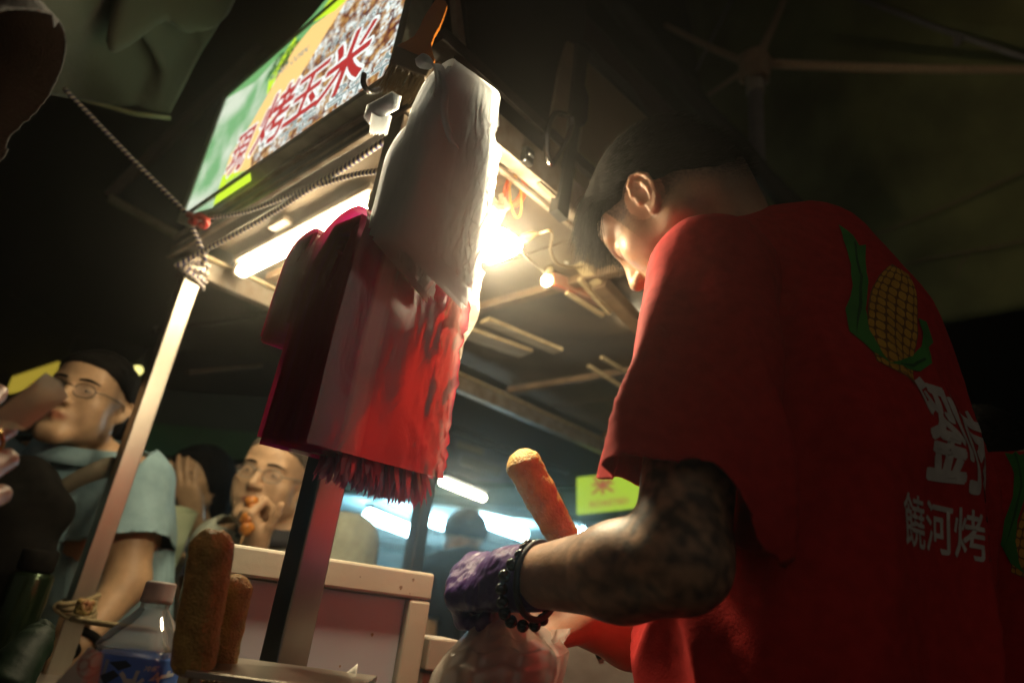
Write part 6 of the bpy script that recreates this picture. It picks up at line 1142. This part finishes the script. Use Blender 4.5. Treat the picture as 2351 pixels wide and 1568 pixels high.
g = G(); g.bar(hz(250, 455, 2.47), hz(420, 548, 2.47), 0.022, 0.028); tag(g.out('awning_bar', mat('pale_bar', (0.36, 0.34, 0.22), (0.26, 0.24, 0.15), rough=0.5)), 'pale straight bar along the lower edge of the dark green awning', 'bar')
g = G(); g.bar(hz(250, 455, 2.52), hz(600, 110, 2.42), 0.03, 0.04); tag(g.out('awning_bar', mat('brown_bar', (0.08, 0.05, 0.03), rough=0.6)), 'brown slanting rail between the grey tarp and the dark green awning', 'bar')
# tent on the right
canm = mat('canopy_cloth', (0.34, 0.33, 0.13), (0.15, 0.145, 0.06), scale=2.2, rough=0.8, bump=0.15, bscale=40)
tarp('tent_canopy', (hz(1560, -120, 3.2), hz(2620, -60, 2.9), hz(2560, 680, 4.2), hz(1700, 800, 4.6)), canm, 'sloping dark olive tent canopy behind the vendor shoulder', lambda u, v, p: UPZ * (0.10 * nz3(p, 0.9, 4) - 0.12 * math.sin(math.pi * u) * math.sin(math.pi * v)), 32, 'canopy')
tp = thing('tent_pole', hz(1733, 150, 2.3) * np.array([1, 1, 0]), 'grey tent pole with a pale sleeve and rope bound joint behind the vendor head', 'pole')
tb = hz(1733, 150, 2.3); g = G(); g.tube([V3(tb[0], tb[1], 0), V3(tb[0], tb[1], tb[2] - 0.12)], 0.030, 16); g.out('shaft', mat('pole_paint', (0.36, 0.32, 0.32), rough=0.5), tp)
g = G(); g.tube([tb - UPZ * 0.16, tb - UPZ * 0.155, tb + UPZ * 0.02], [0.034, 0.038, 0.038], 16); g.out('sleeve', mat('pole_sleeve', (0.62, 0.54, 0.43), (0.5, 0.43, 0.33), rough=0.5), tp)
ropet = mat('tan_rope', (0.66, 0.47, 0.29), (0.50, 0.34, 0.2), scale=80, rough=0.85, bump=0.5, bscale=200)
g = G()
for i in range(7):
    a = [tb + UPZ * (0.045 - 0.02 * i + 0.012 * math.sin(q + i)) + V3(math.cos(q), math.sin(q), 0) * (0.052 + 0.006 * math.sin(3 * q + i)) for q in np.linspace(0, 6.4, 22)]; g.tube(a, 0.013, 7)
g.out('rope_lashing', ropet, tp)
for i, (q, d, r) in enumerate((((1530, 60), 2.7, 0.014), ((1805, -10), 2.9, 0.018), ((2400, 161), 2.9, 0.017), ((1615, 225), 2.6, 0.010))):
    g = G(); e = hz(*q, d); P_ = sag(tb + UPZ * 0.01 * (i - 1), e, 0.01, 14); g.tube(P_, np.linspace(r * 1.25, r, 14), 9); g.out('arm', ropet, tp)
g = G(); g.bar(hz(1600, 160, 3.0), hz(1700, -40, 3.1), 0.015, 0.015); tag(g.out('tent_rod', mat('pole_paint', (0.16, 0.14, 0.14), rough=0.5)), 'thin dark rod crossing behind the left arm of the tent joint', 'rod')
g = G(); g.tube([hz(1960, -8, 3.0), hz(2150, 65, 3.0), hz(2400, 150, 3.0)], 0.013, 9); tag(g.out('tent_rod', mat('pole_paint', (0.16, 0.14, 0.14), rough=0.5)), 'long dark truss rod at the upper right corner of the tent', 'rod')
g = G(); g.slab([hz(2190, 85, 2.98), hz(2215, 75, 2.98), hz(2205, 105, 2.98), hz(2192, 108, 2.98)], -FW, 0.006); tag(g.out('rod_clip', mat('pole_paint', (0.16, 0.14, 0.14), rough=0.5), smooth=False), 'small clip hanging on the truss rod at the upper right', 'clip')
wirem = mat('wire_sheath', (0.30, 0.20, 0.12), rough=0.6)
for pts, lb in ((((1950, 556, 3.6), (2050, 525, 3.5), (2200, 462, 3.4), (2400, 372, 3.3)), 'upper brown wire sagging below the olive tent canopy'), (((1990, 640, 3.8), (2110, 600, 3.7), (2200, 582, 3.6), (2290, 566, 3.5), (2420, 538, 3.4)), 'lower brown wire with a spliced tail under the tent canopy')):
    g = G(); g.tube(spline([hz(*p) for p in pts], 24), 0.0055, 7)
    if 'lower' in lb: g.tube(spline([hz(2225, 580, 3.57), hz(2205, 610, 3.6), hz(2195, 640, 3.62)], 8), 0.004, 6)
    tag(g.out('wire', wirem), lb, 'wire')
# rolled canopy edges slanting behind the vendor head
for q0, q1, wd, c_, lb in (((1225, -60, 1.9), (1790, 560, 2.2), 0.10, (0.030, 0.006, 0.006), 'dark red rolled canopy edge slanting down behind the vendor head'), ((1330, -90, 2.0), (1860, 520, 2.3), 0.08, (0.020, 0.022, 0.013), 'dark olive rolled canopy edge slanting beside the red one'), ((1120, -120, 1.8), (1560, 330, 2.05), 0.05, (0.012, 0.010, 0.009), 'black roof strut slanting above the side flap')):
    g = G(); P_ = sag(hz(*q0), hz(*q1), 0.02, 18); g.tube(P_, wd / 2 * (1 + 0.1 * np.sin(np.arange(18) * 1.7)), 12); tag(g.out('canopy_roll', mat('roll_' + lb[5:9], c_, rough=0.6)), lb, 'canopy roll')

# ------------------------------------------------------------------ far stalls
far = thing('far_stall', hz(1050, 1250, 5.4) * np.array([1, 1, 0]), 'far stall with pale blue lit counter ceiling and white tubes', 'stall')
cyan = mat('pale_blue_panel', (0.62, 0.78, 0.82), (0.52, 0.70, 0.75), scale=3, rough=0.6); fdk = mat('far_dark', (0.02, 0.025, 0.025), rough=0.7)
def quad(q, th=0.02): P_ = [hz(*p) for p in q]; n = nrm(np.cross(P_[1] - P_[0], P_[2] - P_[0])); n = n if n @ (CAM - P_[0]) > 0 else -n; g = G(); g.slab(P_, n, th); return g
quad([(770, 1220, 6.2), (1370, 1300, 6.2), (1370, 1400, 6.2), (770, 1340, 6.2)]).out('back_wall', cyan, far, smooth=False)
quad([(730, 1128, 3.9), (1330, 1200, 3.9), (1370, 1300, 6.2), (770, 1222, 6.2)]).out('ceiling_panel', cyan, far, smooth=False)
for q in (((790, 1215, 4.6), (1200, 1262, 4.6)), ((800, 1240, 5.4), (1300, 1305, 5.4)), ((870, 1290, 4.6), (930, 1330, 4.6))):
    g = G(); g.bar(hz(*q[0]), hz(*q[1]), 0.05, 0.06); g.out('cross_bar', fdk, far, smooth=False)
quad([(860, 1262, 4.9), (960, 1275, 4.9), (960, 1345, 4.9), (860, 1330, 4.9)]).out('machine', mat('machine_grey', (0.05, 0.055, 0.05), rough=0.5), far, smooth=False)
for x, y in ((985, 1240), (970, 1250), (830, 1280)):
    g = G(); p = hz(x, y, 4.8); g.bar(V3(p[0], p[1], p[2] + 0.12), V3(p[0], p[1], 0), 0.05, 0.05); g.out('far_post', fdk, far, smooth=False)
quad([(740, 1090, 3.8), (1420, 1120, 3.8), (1420, 1200, 3.8), (1180, 1190, 3.8), (1040, 1160, 3.8), (740, 1125, 3.8)]).out('valance', mat('green_valance', (0.01, 0.05, 0.025), (0.005, 0.03, 0.015), scale=4, rough=0.7), far, smooth=False)
blueT = glow('blue_tube', (0.45, 0.85, 1.0), 13)
for i, (q0, q1, lb) in enumerate((((843, 1180, 3.9), (950, 1222, 4.3), 'blue white tube lamp left of the brass lit post in the far stall'), ((972, 1188, 4.2), (1030, 1208, 4.5), 'short blue white tube lamp right of the brass lit post in the far stall'), ((1100, 1190, 3.9), (1205, 1228, 4.2), 'blue white tube lamp above the gloved wrist in the far stall'), ((1308, 1210, 4.1), (1335, 1222, 4.2), 'small blue white lamp end between corn dog and forearm'))):
    t = thing('far_tube_lamp', hz(*q0), lb, 'lamp', 'far blue tube lamps'); g = G(); a, b = hz(*q0), hz(*q1); g.tube([a, a + (b - a) * 0.03, a + (b - a) * 0.97, b], [0.014, 0.036, 0.036, 0.014], 12); g.out('tube', blueT, t); g = G(); g.bar(a + UPZ * 0.05, b + UPZ * 0.05, 0.05, 0.03); g.out('holder', fdk, t)
t = thing('far_tube_lamp', hz(1015, 1105, 3.4), 'warm white tube lamp hanging right below the pink bag fringe', 'lamp'); g = G(); a, b = hz(1012, 1104, 3.3), hz(1112, 1144, 3.6); g.tube([a, a + (b - a) * 0.03, a + (b - a) * 0.97, b], [0.008, 0.018, 0.018, 0.008], 12); g.out('tube', glow('far_warm_tube', (1, 0.95, 0.70), 9), t); g = G(); g.bar(a + UPZ * 0.04, b + UPZ * 0.04, 0.05, 0.03); g.out('holder', fdk, t)
# far dark roof structure
for i, (q0, q1, wd, c_, lb) in enumerate((((1040, 985, 3.6), (1300, 1085, 4.2), 0.05, (0.05, 0.04, 0.03), 'far roof pipe running right from the pink bags'), ((1050, 1020, 3.5), (1110, 1040, 3.5), 0.05, (0.30, 0.25, 0.15), 'short pale board under the far roof right of the pink bags'), ((1060, 1055, 3.6), (1150, 1085, 3.6), 0.07, (0.16, 0.16, 0.12), 'grey green board under the far roof above the warm tube'),
        ((430, 855, 3.2), (600, 838, 3.4), 0.03, (0.10, 0.06, 0.03), 'far dim rail between the left post and the pink bags'), ((350, 760, 3.4), (640, 720, 3.6), 0.04, (0.05, 0.04, 0.03), 'far dark roof rail beneath the tube lamp'), ((380, 1062, 3.0), (445, 1048, 3.0), 0.03, (0.25, 0.19, 0.08), 'short tan bar above the raised hand behind the left post'))):
    g = G(); g.bar(hz(*q0), hz(*q1), wd, wd * 0.7); tag(g.out('roof_bar', mat('roofbar_%d' % i, c_, rough=0.7), smooth=False), lb, 'bar')
quad([(320, 880, 4.6), (640, 905, 4.6), (640, 1090, 4.6), (320, 1060, 4.6)]).out('x', None); bpy.data.objects.remove(bpy.data.objects['x'])
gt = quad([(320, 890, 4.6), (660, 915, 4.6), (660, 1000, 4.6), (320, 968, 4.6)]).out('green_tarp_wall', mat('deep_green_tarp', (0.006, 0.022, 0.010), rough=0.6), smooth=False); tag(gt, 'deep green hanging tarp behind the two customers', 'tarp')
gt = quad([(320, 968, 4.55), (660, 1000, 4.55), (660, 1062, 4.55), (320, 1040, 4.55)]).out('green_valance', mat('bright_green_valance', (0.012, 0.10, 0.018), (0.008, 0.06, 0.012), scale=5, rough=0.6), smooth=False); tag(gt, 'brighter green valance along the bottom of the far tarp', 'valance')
yl = thing('corrugated_lamp', hz(75, 865, 3.0), 'yellow lit corrugated lamp cover left of the blue shirted man', 'lamp')
for i in range(10):
    p = hz(32 + i * 10, 876 - i * 1.5, 3.0); g = G(); g.bar(p - UPZ * 0.045, p + UPZ * (0.02 + 0.004 * i), 0.014, 0.02); g.out('rib', glow('yellow_cover', (0.75, 0.55, 0.06), 0.12), yl)
p = hz(316, 850, 2.8); lt = thing('round_lamp', p, 'small round yellow lamp beside the left stall post', 'lamp'); g = G(); g.lathe([(0.004, -0.018), (0.014, -0.014), (0.02, 0), (0.014, 0.014), (0.004, 0.018)], p, UPZ, 14); g.out('bulb', glow('yellow_lamp', (0.9, 0.8, 0.25), 0.5), lt); g = G(); g.bar(p + UPZ * 0.018, p + UPZ * 0.10, 0.006, 0.006); g.out('stem', fdk, lt)
# far green sign
gs = thing('far_sign', hz(1390, 1130, 3.3), 'lime green lit sign with red brush strokes left of the tattooed elbow', 'sign')
SP = [hz(x, y, 3.3) for x, y in ((1324, 1096), (1500, 1076), (1500, 1160), (1324, 1180))]; sx_ = nrm(SP[1] - SP[0]); sy_ = nrm(SP[0] - SP[3]); sn = nrm(np.cross(sx_, sy_)); sn = sn if sn @ (CAM - SP[0]) > 0 else -sn
g = G(); g.slab(SP, sn, 0.03); g.out('panel', glow('lime_sign', (0.50, 0.72, 0.05), 0.2), gs, smooth=False)
rs = glow('sign_red', (0.45, 0.10, 0.06), 0.2); Hs = np.linalg.norm(SP[0] - SP[3])
for tx, xo, yo, hgt, wd in (('米', 0.13, 0.005, 0.10, 0.12), ('ROASTED', 0.16, -0.085, 0.028, 0.19)):
    v0, f0 = text2d(tx, 1.0, 0.03); c = (v0.max(0) + v0.min(0)) / 2; e = v0.max(0) - v0.min(0); u = (v0 - c) / e * np.array([wd, hgt]); o = SP[0] - sy_ * 0.055 + sx_ * xo + sy_ * yo
    obj('lettering', o + u[:, :1] * sx_ + u[:, 1:] * sy_ + sn * 0.003, f0, rs, gs, smooth=False)

# ------------------------------------------------------------------ thin haze volume added to imitate lens bloom round the lamps
HAZE = 0.030
if HAZE:
    vm = bpy.data.materials.new('air'); vm.use_nodes = True; vt = vm.node_tree; vt.nodes.clear(); vo_ = vt.nodes.new('ShaderNodeOutputMaterial'); pv = vt.nodes.new('ShaderNodeVolumePrincipled')
    pv.inputs['Color'].default_value = (0.95, 0.92, 0.85, 1); pv.inputs['Density'].default_value = HAZE; pv.inputs['Anisotropy'].default_value = 0.92; vt.links.new(pv.outputs[0], vo_.inputs['Volume'])
    g = G(); g.box((0, 6, 3.5), V3(1, 0, 0), V3(0, 1, 0), UPZ, 42, 47, 4.6); o = g.out('haze', vm, smooth=False); o['kind'] = 'stuff'
